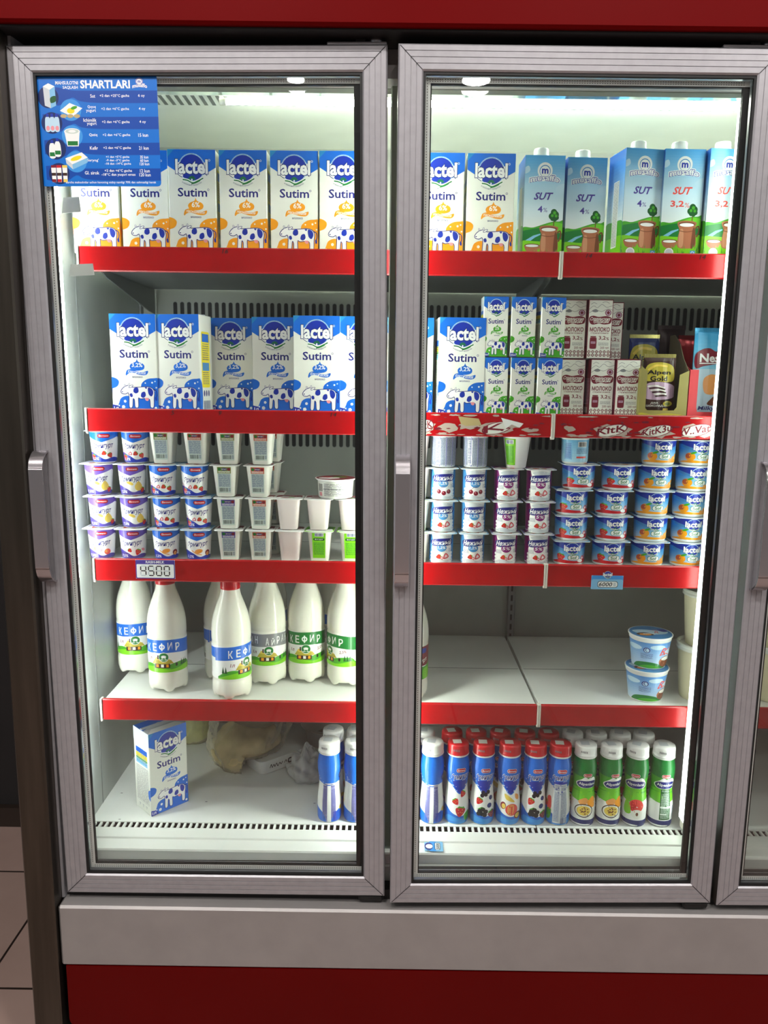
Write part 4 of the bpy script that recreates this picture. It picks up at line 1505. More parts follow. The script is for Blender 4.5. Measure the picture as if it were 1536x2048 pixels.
OVAL = [(0.0200, 0.0), (0.0222, 0.0015), (0.0228, 0.005), (0.0238, 0.0585)]
NZ = {'blue_cherry': cup('yoghurt_cup', OVAL, 'white', oval_cup_art('midblue', '1,2%', 'cherry'), 0.146, 0.056, 0.0018, 'sheet', 0.0575, 0.060, 'ltblue', lid_art('ltblue', 'leaf'), rref=0.0233),
      'blue_berry': cup('yoghurt_cup', OVAL, 'white', oval_cup_art('midblue', '1,2%', 'berry'), 0.146, 0.056, 0.0018, 'sheet', 0.0575, 0.060, 'ltblue', lid_art('ltblue', 'berry'), rref=0.0233),
      'plum': cup('yoghurt_cup', OVAL, 'white', oval_cup_art('plum', '5%', 'berry'), 0.146, 0.056, 0.0018, 'sheet', 0.0575, 0.060, 'lilac', lid_art('plum', 'berry'), rref=0.0233),
      'back': cup('yoghurt_cup', OVAL, 'white', oval_cup_art('midblue', '', '', True), 0.146, 0.056, 0.0018, 'sheet', 0.0575, 0.060, 'ltblue', lid_art('ltblue', 'berry'), rref=0.0233)}
rows_ = ((0, ('blue_berry', 882, 1092), ('blue_berry', 944, 1092), ('plum', 1009, 1094), ('plum', 1073, 1095)),
         (1, ('blue_berry', 884, 1038), ('blue_berry', 946, 1038), ('plum', 1011, 1038), ('plum', 1075, 1040)),
         (2, ('blue_cherry', 885, 976), ('blue_cherry', 948, 976), ('plum', 1013, 976), ('plum', 1077, 977)),
         (3, ('back', 887, 912), ('back', 950, 912)))
for row_i, *cups_ in rows_:
    for ci, (key, px, py) in enumerate(cups_):
        c = at(px, py, YC)
        what = {'blue_berry': 'pale blue 1,2% yoghurt cup with strawberries', 'blue_cherry': 'pale blue 1,2% yoghurt cup with cherries', 'plum': 'purple-sided 5% yoghurt cup with strawberries', 'back': 'yoghurt cup turned to show small print'}[key]
        place(NZ[key], (c.x, YC, S3 + row_i * PITCH_Z), '%s, %s layer, %s' % (what, RN[row_i], ('left column', 'right column')[ci % 2]), 'yoghurt cup', 'oval-named yoghurt cups on the third shelf', rotz=random.uniform(-0.02, 0.02))
# tapered white cup with a green label, standing on the purple cups
t = thing('yoghurt_cup')
TP = [(0.0175, 0.0), (0.0188, 0.0015), (0.0262, 0.0595)]
mb = MB().lathe(TP + [(0.0275, 0.0598), (0.0275, 0.061)], ink('white'), 40)
part(mb, 'cup', t)
lm = MB()
A = Art(40, 100).rect(0, 0, 40, 100, 'lime').rect(6, 4, 28, 16, 'white').bars(8, 5, 24, 14, 'navy', 12).lines(5, 28, 30, 64, 22, 'leaf', 0.45)
A.emit(lm, around(radius_of(TP), 0.022, 0.006, 0.0225, turn=-0.75), 0.022, 0.050, lift=0.0003, grid=(0.004, 0.008))
part(lm, 'label', t)
part(foil_lid('sheet', 0.066, 0.062, 0.0612, 'white', lid_art('green', 'leaf')), 'foil_lid', t)
c = at(1033, 912, YC)
t.location = (c.x, YC + 0.002, S3 + 3 * PITCH_Z)
tag(t, 'tapered plain white yoghurt cup with green side label on the purple cups', 'yoghurt cup')


# low wide cups with blue top and fruit
def low_cup_art(fruit):
    A = Art(200, 50)
    A.rect(0, 0, 200, 50, 'sky')
    for i in range(10):
        q = i / 9
        A.rect(0, 18 + 3.2 * i, 200, 3.4, (int(70 + 130 * q), int(150 + 70 * q), int(215 + 22 * q)))
    A.poly([(0, 0), (200, 0), (200, 6), (140, 8), (100, 21), (60, 8), (0, 6)], 'deep')
    A.poly([(60, 8), (100, 21), (140, 8), (140, 14), (100, 27), (60, 14)], 'midblue')
    A.rect(0, 4, 42, 42, 'white').lines(2, 6, 38, 38, 16, 'ink', 0.5).rect(160, 4, 40, 42, 'white').lines(162, 6, 36, 38, 16, 'ink', 0.5)
    logo_round(A, 100, 14, 0.078, False)
    A.rect(91, 30, 24, 12, 'leaf', 5).rect(92, 30.8, 22, 10.4, 'white', 4.5).text('Sof', 96, 32, 14, 7.5, 'leaf', 0.03)
    if fruit == 'berry':
        A.blob([(60, 46), (80, 42), (110, 44), (140, 40), (146, 50), (60, 50)], 'red')
        strawberry(A, 76, 36, 9, 0.3)
        half_berry(A, 124, 38, 6, 0.9)
        half_berry(A, 134, 34, 4.5, -0.4)
        A.oval(118, 44, 7, 4, 'white', rot=0.2)
    else:
        A.blob([(60, 47), (80, 44), (110, 45), (140, 42), (146, 50), (60, 50)], 'orange')
        A.oval(78, 36, 10, 9.5, 'orange').oval(74, 34, 5.5, 6, 'rust').oval(84, 27, 6, 2.4, 'green', rot=-0.4)
        A.oval(124, 40, 6, 5, 'peach').oval(132, 34, 5, 4, 'orange').oval(116, 44, 6, 3.6, 'peach').oval(128, 40, 3, 2.4, 'straw')
    return A


LOW = [(0.0262, 0.0), (0.0285, 0.0012), (0.0292, 0.0045), (0.0296, 0.0052), (0.0312, 0.046)]
SF = {k: cup('yoghurt_cup', LOW, 'white', low_cup_art(k), 0.192, 0.0405, 0.0052, 'sheet', 0.0690, 0.066, 'ltblue', lid_art('blue', 'berry' if k == 'berry' else 'x'), rref=0.0304, rim=0.002) for k in ('berry', 'apricot')}
LP = 0.0492
low_rows = ((0, (1138, 1103), (1217, 1104), (1295, 1106), (1373, 1107)), (1, (1142, 1058), (1222, 1058), (1301, 1060), (1376, 1061)),
            (2, (1143, 1005), (1223, 1006), (1304, 1007), (1379, 1008)), (3, (1157, 954), (1237, 954), (1310, 956), (1386, 957)), (4, (0, 0), (0, 0), (1318, 903), (1393, 904)))
RN5 = ('bottom', 'second', 'third', 'fourth', 'top')
for row_i, *cs in low_rows:
    for ci, (px, py) in enumerate(cs):
        if not px:
            continue
        c = at(px, py, YC)
        key = 'berry' if ci < 2 else 'apricot'
        place(SF[key], (c.x, YC + 0.004, S3 + row_i * LP), 'low blue cup with %s print, %s layer, %s' % ('strawberry' if key == 'berry' else 'apricot', RN5[row_i], ('left column', 'right column')[ci % 2]), 'yoghurt cup', 'low wide yoghurt cups', rotz=random.uniform(-0.01, 0.03))
# pale blue cup with a yellow lid on top of the strawberry cups
PB = [(0.020, 0.0), (0.0232, 0.0015), (0.0245, 0.008), (0.0255, 0.048)]
A = Art(150, 50).rect(0, 0, 150, 50, 'icy')
for i in range(8):
    A.rect(0, i * 6.2, 150, 6.3, (int(120 + 9 * i), int(185 + 6 * i), int(225 + 3 * i)))
A.rect(66, 4, 18, 12, 'white').bars(67, 5, 16, 10, 'black', 14).lines(64, 20, 24, 12, 4, 'ink', 0.4).rect(64, 37, 20, 4, 'coral').text('йогурт', 92, 10, 20, 9, 'deep', 0.02, rot=-0.2).lines(92, 22, 18, 20, 8, 'midblue', 0.4)
A.rect(40, 6, 16, 38, 'ltblue').lines(42, 8, 12, 34, 14, 'deep', 0.4)
t = cup('yoghurt_cup', PB, 'white', A, 0.152, 0.042, 0.004, 'sheet', 0.0775, 0.072, 'straw', Art(100, 100).rect(0, 0, 100, 100, 'straw', 12).blob([(10, 60), (60, 50), (90, 30), (90, 92), (10, 92)], 'sky'), rref=0.0248)
c = at(1150, 905, YC)
t.location = (c.x, YC + 0.002, S3 + 4 * LP)
t.rotation_euler.z = 0.35
tag(t, 'pale blue cup under a yellow-and-blue lid, topping the strawberry cups', 'yoghurt cup')


# ------------------------------------------------------------------ one-litre bottles on the fourth shelf
def kefir_label(band, title, big=True, fat=False):
    A = Art(260, 68)
    A.rect(0, 0, 260, 68, 'white')
    pts = [(0, 2), (40, 6), (90, 2), (150, 0), (205, 5), (260, 2)]
    low = [(260, 29), (205, 33), (150, 27), (90, 29), (40, 33), (0, 29)]
    A.poly(spline(pts, False, 5) + spline(low, False, 5), band)
    for k, ch in enumerate(title):
        w = 9.5 if len(title) < 7 else 7.2
        x = 130 + (k - (len(title) - 1) / 2) * (w * 1.75) - w / 2
        if ch == 'Ф':
            A.oval(x + w / 2, 14.5, w * 0.66, 5.6, 'white', 20).oval(x + w / 2, 14.5, w * 0.38, 3.2, band, 16).rect(x + w / 2 - 1.3, 6.5, 2.6, 16, 'white')
        elif ch != ' ':
            A.text(ch, x - (1.5 if ch == 'Ф' else 0), 7.0 + 2.0 * math.cos(k * 1.3), w + (3 if ch == 'Ф' else 0), 16, 'white', 0.0 if ch == 'Ф' else 0.022)
    A.blob([(76, 58), (100, 50), (130, 54), (165, 48), (190, 50), (190, 68), (76, 68)], 'green', 5)
    A.blob([(76, 64), (110, 56), (150, 62), (190, 56), (190, 70), (76, 70)], 'lime', 5)
    for x in (80, 86, 172, 178, 184):
        A.poly([(x - 3, 56), (x + 3, 56), (x, 42)], 'dkgreen')
    A.rect(112, 49, 34, 10, 'choco').rect(116, 51, 6, 6, 'orange').rect(127, 51, 6, 6, 'cream').rect(138, 51, 5, 6, 'orange')
    A.poly([(106, 50), (116, 36), (140, 36), (154, 50)], 'straw').poly([(106, 50), (112, 42), (148, 42), (154, 50)], 'gold').rect(119, 32, 5, 8, 'choco')
    A.oval(160, 53, 2.6, 4, 'black', 10)
    A.oval(133, 36, 11, 10, 'white', 24).oval(133, 36, 10, 9, 'leaf', 24).oval(133, 35, 5.4, 2.8, 'white', 12).rect(129, 36, 1.6, 3.2, 'white').rect(135.5, 36, 1.6, 3.2, 'white').rect(126, 40.5, 14, 1.4, 'white')
    A.text('1л', 96, 36, 9, 7, 'wine', 0.02, shear=0.2)
    if fat:
        A.text('2,5%', 160, 33, 16, 7, 'wine', 0.02, shear=0.2, rot=-0.15)
    # back of the label: small print and a bar code
    A.rect(205, 26, 50, 42, 'white').lines(210, 30, 36, 24, 8, 'grey', 0.45).bars(212, 56, 32, 10, 'black', 20)
    A.rect(0, 26, 60, 42, 'white').lines(6, 30, 40, 30, 10, 'grey', 0.45)
    return A


BOT = [(0.0378, 0.014), (0.0391, 0.020), (0.0391, 0.036), (0.0383, 0.040), (0.0383, 0.044), (0.0390, 0.047), (0.0390, 0.116), (0.0384, 0.118), (0.0384, 0.121), (0.0391, 0.123), (0.0391, 0.130),
       (0.0386, 0.146), (0.0368, 0.160), (0.0335, 0.174), (0.0292, 0.187), (0.0245, 0.200), (0.0208, 0.210), (0.0188, 0.219), (0.0178, 0.226)]
M_MILKY = mat('milk_filled_plastic', (240, 240, 226), rough=0.18, sub=0.2)


def petaloid(r, z, a):
    k = max(0.0, 1 - z / 0.03)
    return -k * 0.010 * max(0.0, math.cos(5 * a)) ** 0.7 * (1 if r > 0.012 else 0.0)


def kefir(band, title, cap_col, fat=False, tint=None):
    t = thing('kefir_bottle')
    prof = [(0.006, 0.0145), (0.018, 0.012), (0.029, 0.0105), (0.036, 0.0112)] + BOT
    m = M_MILKY if not tint else mat('milky_plastic_' + tint, INKS[tint], rough=0.18, sub=0.2)
    part(MB().lathe(prof, m, 60, petal=petaloid, cap_hi=True), 'bottle', t)
    lm = MB()
    kefir_label(band, title, fat=fat).emit(lm, around(radius_of(BOT), 0.2440, 0.0475, 0.0390), 0.2440, 0.0680, lift=0.00022, grid=(0.004, 0.0))
    part(lm, 'label', t)
    cm = MB().lathe([(0.0195, 0.2235), (0.0198, 0.226), (0.0195, 0.2275), (0.0190, 0.229), (0.0190, 0.243), (0.0178, 0.2455)], mat('cap_' + cap_col, INKS[cap_col], rough=0.3), 40)
    for i in range(40):
        a = 2 * PI * i / 40
        cm.box(0.0188, 0.0194, -0.0005, 0.0005, 0.2295, 0.2425, mat('cap_' + cap_col, INKS[cap_col], rough=0.3), M=Matrix.Rotation(a, 4, 'Z'))
    part(cm, 'screw_cap', t)
    return t


S4 = SHELF_Z[3]
KB = {'blue': kefir('blue', 'КЕФИР', 'red'), 'grey': kefir('grey', 'ТАН АЙРАН', 'white'), 'green': kefir('leaf', 'КЕФИР', 'red', True)}
G = 'litre bottles on the fourth shelf'
spots = (('blue', 273, 1338, 0.300, 0.20, 'milky bottle with blue kefir label at the back left corner of the shelf'),
         ('blue', 335, 1380, 0.202, 0.0, 'milky bottle with blue kefir label facing front under the price card'),
         ('blue', 463, 1395, 0.170, 0.95, 'red-capped milky bottle turned so its barcode shows, nearest the front'),
         ('blue', 446, 1372, 0.270, 2.6, 'milky bottle hidden behind the red-capped front one'),
         ('grey', 535, 1367, 0.247, 0.15, 'milky bottle with the grey ayran label'),
         ('green', 613, 1362, 0.262, 0.0, 'milky bottle with green 2.5% kefir label facing front'),
         ('green', 691, 1365, 0.246, -1.0, 'milky bottle with green label turned to its small print'))
for key, px, py, Y, turn, lab in spots:
    c = at(px, 1290, Y)
    place(KB[key], (c.x, Y, S4), lab, 'bottle', G, rotz=turn)
# a second, darker row right at the back
for px, lab in ((540, 'milky bottle in the back row between the grey and the red-capped one'), (655, 'milky bottle in the back row behind the two green-labelled ones')):
    c = at(px, 1250, 0.40)
    place(KB['blue'], (c.x, 0.40, S4), lab, 'bottle', G, rotz=2.8)
# bottle behind the middle door's left frame, with red and green label
t = thing('kefir_bottle')
part(MB().lathe([(0.006, 0.0145), (0.018, 0.012), (0.029, 0.0105), (0.036, 0.0112)] + BOT, M_MILKY, 60, petal=petaloid), 'bottle', t)
A = Art(260, 68).rect(0, 0, 260, 68, 'white').rect(0, 0, 260, 40, 'wine').rect(132, 4, 26, 10, 'deep', 4).text('йогурт', 118, 26, 44, 11, 'cream', 0.04, rot=-0.2)
A.blob([(60, 36), (110, 30), (150, 42), (190, 34), (190, 72), (60, 72)], 'green').blob([(110, 44), (128, 40), (140, 60), (128, 68)], 'white', 4).blob([(150, 46), (175, 50), (170, 68), (150, 68)], 'lime', 4)
lm = MB()
A.emit(lm, around(radius_of(BOT), 0.2440, 0.0475, 0.0390), 0.2440, 0.0680, lift=0.00022, grid=(0.004, 0.0))
part(lm, 'label', t)
part(MB().lathe([(0.0195, 0.2235), (0.0190, 0.243), (0.0178, 0.2455)], mat('cap_white', INKS['white'], rough=0.3), 32), 'screw_cap', t)
c = at(818, 1290, 0.175)
t.location = (c.x, 0.175, S4 + 0.0006)
t.rotation_euler.z = 0.35
tag(t, 'milky bottle with red-and-green label half behind the middle door frame', 'bottle', G)


# two tapered tubs with the blue sky print, and the tall cream tubs
def rian_art():
    A = Art(190, 62)
    for i in range(12):
        q = i / 11
        A.rect(0, 62 * i / 12, 190, 5.4, (int(90 + 110 * q), int(150 + 70 * q), int(215 + 22 * q)))
    for x, y, r in ((60, 14, 9), (130, 24, 12), (100, 10, 8), (150, 10, 10)):
        A.oval(x, y, r * 1.6, r * 0.7, 'icy', 14)
    A.blob([(55, 62), (66, 50), (90, 47), (112, 56), (118, 66), (55, 66)], 'leaf').blob([(70, 62), (82, 54), (100, 56), (108, 64)], 'green', 4)
    A.blob([(128, 66), (134, 40), (160, 36), (190, 60), (190, 66)], 'dkgreen', 4)
    A.oval(118, 46, 14, 13, 'clay').oval(119, 50, 13, 10, 'brown').oval(119, 39, 11, 4.5, 'cream').stroke([(122, 40), (134, 44), (142, 56), (150, 60)], 4.5, 'white').stroke([(126, 44), (138, 50), (146, 60)], 1.6, 'black')
    A.oval(82, 18, 5.5, 6.5, 'navy', 18).oval(82, 18.4, 4, 5, 'icy', 18).stroke([(82, 14), (80, 18), (83, 22)], 1.2, 'navy').lines(72, 27, 20, 13, 5, 'navy', 0.3)
    A.text('R', 106, 12, 12, 18, 'coral', 0.0, shear=0.3).stroke([(104, 30), (116, 26), (128, 32), (140, 27)], 1.6, 'coral').stroke([(112, 20), (124, 14), (128, 22), (138, 18)], 1.4, 'coral')
    return A


RP = [(0.0300, 0.0), (0.0325, 0.0015), (0.0332, 0.006), (0.0402, 0.0575)]
t = thing('cream_tub')
mb = MB().lathe(RP + [(0.0412, 0.0580), (0.0412, 0.0640), (0.0432, 0.0645), (0.0432, 0.0662)], ink('white'), 48)
rian_art().emit(mb, around(radius_of(RP), 0.225, 0.003, 0.0368, turn=0.0), 0.225, 0.054, lift=0.0002, grid=(0.004, 0.006))
part(mb, 'tub', t)
A = Art(100, 100).oval(50, 50, 48, 48, 'midblue').blob([(10, 40), (30, 30), (60, 34), (90, 40), (80, 60), (30, 66)], 'icy').oval(34, 64, 20, 12, 'choco').oval(34, 66, 14, 7, 'peach').stroke([(30, 62), (48, 58), (56, 66)], 4, 'white').text('R', 60, 40, 10, 16, 'coral', 0.0, shear=0.3).stroke([(58, 34), (76, 30), (86, 38)], 2, 'coral').blob([(70, 30), (88, 26), (92, 40), (80, 44)], 'deep', 4)
part(foil_lid('disc', 0.0865, 0.0865, 0.0663, 'white', A), 'lid', t)
c = on(1292, 1398, S4)
lo_pos = at(1291, 1370, 0.190)
place(t, (lo_pos.x, 0.190, S4), 'blue sky-printed cream tub at the bottom of the pair', 'tub', 'sky-printed tubs', rotz=0.05)
up = at(1297, 1320, 0.194)
place(t, (up.x, 0.194, S4 + 0.0682), 'blue sky-printed cream tub set on its twin', 'tub', 'sky-printed tubs', rotz=-0.05)

TALL = [(0.0340, 0.0), (0.0362, 0.002), (0.0375, 0.010), (0.0455, 0.108)]
M_TUBC = mat('cream_filled_plastic', (238, 232, 196), rough=0.3, sub=0.15)
M_TUBL = mat('translucent_lid_plastic', (236, 240, 228), rough=0.2)
t = thing('tall_tub')
part(MB().lathe(TALL, M_TUBC, 48), 'tub', t)
lid = MB().lathe([(0.0470, 0.1035), (0.0492, 0.1045), (0.0492, 0.1085), (0.0478, 0.1095), (0.0482, 0.1115), (0.0478, 0.1165), (0.0452, 0.1168), (0.0436, 0.1155), (0.0432, 0.1110), (0.020, 0.1108)], M_TUBL, 48, cap_lo=False)
lid.add([(0.043 * math.cos(2 * PI * i / 40), 0.043 * math.sin(2 * PI * i / 40), 0.11115) for i in range(40)], [tuple(range(40))], M_TUBL)
part(lid, 'lid', t)
G = 'tall cream tubs with clear lids'
lo_pos = at(1398, 1350, 0.195)
place(t, (lo_pos.x, 0.195, S4), 'tall cream tub at the bottom of the stack beside the light post', 'tub', G)
place(t, (lo_pos.x + 0.006, 0.198, S4 + 0.1115), 'tall cream tub on top of the stack beside the light post', 'tub', G)
for px, Y, k, lab in ((1540, 0.20, 0, 'tall cream tub behind the right door, bottom of the front stack'), (1545, 0.20, 1, 'tall cream tub behind the right door, top of the front stack'), (1575, 0.32, 0, 'tall cream tub behind the right door, bottom of the back stack'), (1578, 0.32, 1, 'tall cream tub behind the right door, top of the back stack')):
    p = at(px, 1350, Y)
    place(t, (p.x, Y, S4 + 0.1115 * k), lab, 'tub', G)


# ------------------------------------------------------------------ drinking-yoghurt bottles on the cabinet floor
DRINK = [(0.0195, 0.0), (0.0228, 0.0015), (0.0240, 0.006), (0.0243, 0.030), (0.0240, 0.045), (0.0222, 0.062), (0.0208, 0.075), (0.0206, 0.082), (0.0214, 0.092), (0.0230, 0.106), (0.0238, 0.116), (0.0234, 0.126), (0.0216, 0.136), (0.0205, 0.142), (0.0200, 0.1455)]
BH = 0.144


def drink_art(kind):
    A = Art(150, 146)
    if kind.startswith('pale'):
        A.rect(0, 0, 150, 146, 'white')
        A.blob([(-5, -5), (155, -5), (155, 62), (120, 66), (100, 60), (75, 66), (50, 60), (25, 66), (-5, 60)], 'blue')
        A.rect(62, 66, 10, 80, 'lilac').lines(62, 62, 10, 80, 44, 'navy', 0.5).rect(80, 66, 10, 80, 'lilac').lines(80, 62, 10, 80, 44, 'navy', 0.5)
        A.blob([(-5, 112), (20, 108), (50, 118), (64, 128), (64, 150), (-5, 150)], 'blue').blob([(86, 130), (100, 118), (130, 108), (155, 114), (155, 150), (86, 150)], 'blue')
        A.bars(84, 122, 14, 22, 'deep', 12)
        for cx in (22, 116):
            A.blob([(cx - 17, 44), (cx - 8, 38), (cx + 12, 38), (cx + 18, 46), (cx + 10, 54), (cx - 12, 55)], 'navy', 5).text('Нежный', cx - 13, 42, 26, 9, 'white', 0.03, shear=0.25)
        strawberry(A, 116, 98, 8)
        A.oval(24, 92, 8, 8, 'orange').oval(34, 104, 7, 6, 'straw').oval(14, 104, 6, 6, 'coral').oval(104, 118, 6, 5, 'straw')
        return A
    if kind.startswith('berry') or kind in ('peachmix', 'print_side', 'mixed'):
        A.rect(0, 0, 150, 146, 'white')
        A.blob([(-5, -5), (155, -5), (155, 54), (115, 56), (95, 62), (75, 80), (55, 62), (35, 56), (-5, 54)], 'blue')
        A.blob([(58, 56), (75, 78), (92, 56), (85, 50), (65, 50)], 'deep', 4)
        A.blob([(-5, 112), (40, 108), (60, 122), (80, 128), (110, 118), (155, 112), (155, 150), (-5, 150)], 'blue')
        A.blob([(50, 128), (80, 134), (110, 128), (120, 150), (40, 150)], 'sky', 4)
        A.rect(66, 22, 20, 9, 'white', 4).rect(66.6, 22.6, 18.8, 7.8, 'red', 3.6).text('Ehrmann', 68.5, 24.6, 15, 3.8, 'white', 0.02)
        A.text('Эрмигурт', 55, 33.5, 40, 17, 'white', 0.10, shear=0.25, rot=-0.06).text('Эрмигурт', 56, 34.5, 38, 15, 'navy', 0.03, shear=0.25, rot=-0.06)
        if kind == 'berry_red':
            strawberry(A, 82, 80, 7, 0.6)
            strawberry(A, 66, 96, 7, -0.6)
            strawberry(A, 76, 118, 11, 0.2)
            A.blob([(84, 126), (98, 120), (100, 134), (88, 140)], 'green', 4)
        elif kind == 'berry_black':
            for x, y in ((72, 76), (78, 80), (84, 75), (70, 82)):
                A.oval(x, y, 4.5, 4.5, 'black', 12)
            A.oval(90, 88, 5, 5, 'nightblue', 14).oval(86, 104, 5.5, 5.5, 'nightblue', 14)
            strawberry(A, 64, 94, 7.5, 0.5, 'red')
            for x, y in ((66, 116), (72, 112), (78, 117), (70, 122), (76, 124), (64, 122)):
                A.oval(x, y, 5, 5, 'black', 10)
            A.poly([(60, 112), (70, 106), (78, 110)], 'green')
            strawberry(A, 92, 124, 9, -0.4, 'wine')
        elif kind == 'peachmix':
            A.blob([(62, 78), (76, 86), (84, 96), (66, 90)], 'straw', 4).blob([(86, 78), (96, 84), (94, 92), (86, 88)], 'peach', 4)
            A.oval(60, 104, 6, 8, 'wine').oval(61, 105, 4, 5.5, 'straw')
            A.oval(78, 112, 13, 13, 'coral').blob([(70, 104), (82, 102), (80, 122), (70, 120)], 'peach', 4)
            A.oval(92, 126, 9, 8, 'wine').oval(92, 126, 6.5, 5.5, 'straw')
        else:
            A.rect(60, 56, 30, 90, 'pale').lines(62, 58, 10, 80, 44, 'ink', 0.5).lines(76, 58, 12, 70, 40, 'ink', 0.5).bars(76, 128, 14, 16, 'ink', 12)
            A.blob([(44, 90), (54, 86), (56, 110), (46, 114)], 'coral', 4).blob([(44, 116), (56, 112), (54, 132), (44, 136)], 'green', 4)
            strawberry(A, 110, 100, 8)
            strawberry(A, 40, 104, 8)
        return A
    A.rect(0, 0, 150, 146, 'green')
    A.blob([(-5, -5), (155, -5), (155, 30), (100, 40), (50, 36), (-5, 30)], 'leaf')
    A.blob([(-5, 40), (60, 52), (110, 50), (155, 40), (155, 92), (-5, 92)], 'green').blob([(30, 70), (70, 62), (120, 70), (120, 90), (30, 90)], 'brightgreen')
    for x, y in ((60, 72), (84, 70), (92, 78), (66, 80)):
        A.poly([(x, y), (x + 3, y - 2), (x + 5, y + 1), (x + 4, y + 4), (x + 1, y + 4)], 'lime')
    A.blob([(-5, 96), (40, 90), (75, 94), (110, 88), (155, 94), (155, 150), (-5, 150)], 'white')
    A.rect(0, 132, 150, 16, 'nightblue')
    A.rect(66, 30, 18, 8, 'white', 3.6).rect(66.6, 30.6, 16.8, 6.8, 'red', 3.2).text('Ehrmann', 68, 32.4, 14, 3.4, 'white', 0.02)
    A.blob([(50, 52), (62, 44), (70, 38), (78, 42), (88, 38), (98, 48), (102, 56), (92, 63), (60, 63), (50, 58)], 'white', 4)
    A.blob([(52, 53), (62, 47), (88, 46), (99, 52), (98, 58), (90, 62), (62, 62), (53, 58)], 'navy', 4)
    A.poly([(60, 47), (68, 40), (73, 44), (80, 39), (90, 46)], 'white')
    A.text('Alpenland', 56, 50.5, 40, 8.5, 'white', 0.03)
    if kind == 'green_passion':
        A.blob([(58, 92), (72, 84), (80, 92), (66, 100)], 'peach', 4).blob([(76, 94), (88, 82), (96, 88), (94, 104), (84, 104)], 'orange', 4)
        A.oval(70, 112, 19, 15, 'choco').oval(70, 112, 17, 13, 'cream').oval(70, 112, 14, 10.5, 'straw')
        for i in range(12):
            a = i * 2.4
            A.oval(70 + 9 * math.cos(a) * (i % 3 + 1) / 3, 112 + 7 * math.sin(a) * (i % 3 + 1) / 3, 1.8, 1.4, 'brown', 8)
    elif kind == 'green_apple':
        A.oval(80, 100, 15, 14, 'coral').blob([(70, 92), (80, 88), (78, 110), (70, 108)], 'red', 4).blob([(54, 112), (58, 90), (66, 96), (70, 116), (60, 120)], 'lime', 4)
        A.oval(82, 118, 11, 10, 'cream').oval(82, 118, 2.5, 4, 'brown')
    else:
        A.rect(66, 64, 22, 66, 'dkgreen').lines(68, 66, 18, 62, 32, 'mint', 0.4).rect(94, 100, 18, 30, 'pale').lines(95, 102, 16, 26, 12, 'ink', 0.5)
    return A


def drink(kind, cap):
    t = thing('yoghurt_drink_bottle')
    part(MB().lathe(DRINK + [(0.0192, 0.1460), (0.0192, 0.149)], ink('white'), 44), 'bottle', t)
    lm = MB()
    drink_art(kind).emit(lm, around(radius_of(DRINK), 0.1505, 0.0015, 0.02395), 0.1505, BH - 0.0015, lift=0.00022, grid=(0.004, 0.005))
    part(lm, 'sleeve_label', t)
    mcap = mat('cap_' + cap, INKS['white' if cap == 'white' else 'wine'] if cap != 'red' else (150, 8, 16), rough=0.3)
    cm = MB().lathe([(0.0219, 0.1485), (0.0222, 0.1495), (0.0219, 0.152), (0.0214, 0.1525), (0.0214, 0.1660), (0.0206, 0.1688), (0.0186, 0.1702), (0.0, 0.1702)], mcap, 40, cap_hi=False)
    for i in range(44):
        cm.box(0.0212, 0.0217, -0.0004, 0.0004, 0.154, 0.165, mcap, M=Matrix.Rotation(2 * PI * i / 44, 4, 'Z'))
    cm.add([(-0.0125, -0.009, 0.1704), (0.0045, -0.011, 0.1704), (0.0065, 0.006, 0.1704), (-0.0105, 0.008, 0.1704)], [(0, 1, 2, 3)], ink('cream' if cap == 'red' else 'pale'))
    for i in range(5):
        cm.box(-0.0008, 0.0008, -0.0219, -0.0215, 0.157, 0.161, ink('grey'), M=Matrix.Rotation(-0.7 + i * 0.13, 4, 'Z'))
    part(cm, 'screw_cap', t)
    part(MB().lathe([(0.0222, 0.1458), (0.0226, 0.1466), (0.0222, 0.1478)], ink('white'), 40), 'neck_ring', t)
    return t


DB = {'pale': drink('pale', 'white'), 'berry_red': drink('berry_red', 'red'), 'berry_black': drink('berry_black', 'red'), 'peachmix': drink('peachmix', 'red'),
      'print_side': drink('print_side', 'red'), 'green_passion': drink('green_passion', 'white'), 'green_apple': drink('green_apple', 'white'), 'green_back': drink('green_back', 'white')}
DESC = {'pale': 'white-capped blue-shouldered yoghurt drink', 'berry_red': 'red-capped yoghurt drink with strawberry print', 'berry_black': 'red-capped yoghurt drink with blackberry print', 'peachmix': 'red-capped yoghurt drink with peach print',
        'print_side': 'red-capped yoghurt drink turned to its small print', 'green_passion': 'white-capped green yoghurt drink with passion fruit', 'green_apple': 'white-capped green yoghurt drink with apple print', 'green_back': 'white-capped green yoghurt drink turned to its back'}
GF, GB = 'yoghurt drinks in the front row on the cabinet floor', 'yoghurt drinks in the back row on the cabinet floor'
front = (('pale', 659, 1570, 0.0, 'left of the two before the left door frame'), ('pale', 711, 1572, 0.25, 'cut by the left door frame'), ('pale', 812, 1570, 0.5, 'cut by the middle door\'s left frame'),
         ('pale', 864, 1572, -0.1, 'beside the strawberry one'), ('berry_red', 914, 1574, 0.2, 'in the front row'), ('berry_black', 965, 1574, 0.08, 'left of the peach one'), ('peachmix', 1017, 1574, 0.06, 'in the front row'),
         ('berry_black', 1068, 1574, 0.04, 'right of the peach one'), ('print_side', 1117, 1574, 0.0, 'next to the green ones'), ('green_passion', 1167, 1578, 0.05, 'first of the green ones'),
         ('green_passion', 1218, 1580, 0.2, 'second of the green ones'), ('green_apple', 1270, 1580, -0.35, 'third of the green ones'), ('green_back', 1322, 1582, 0.0, 'last on the right'))
YD = 0.1505
STOOD = []


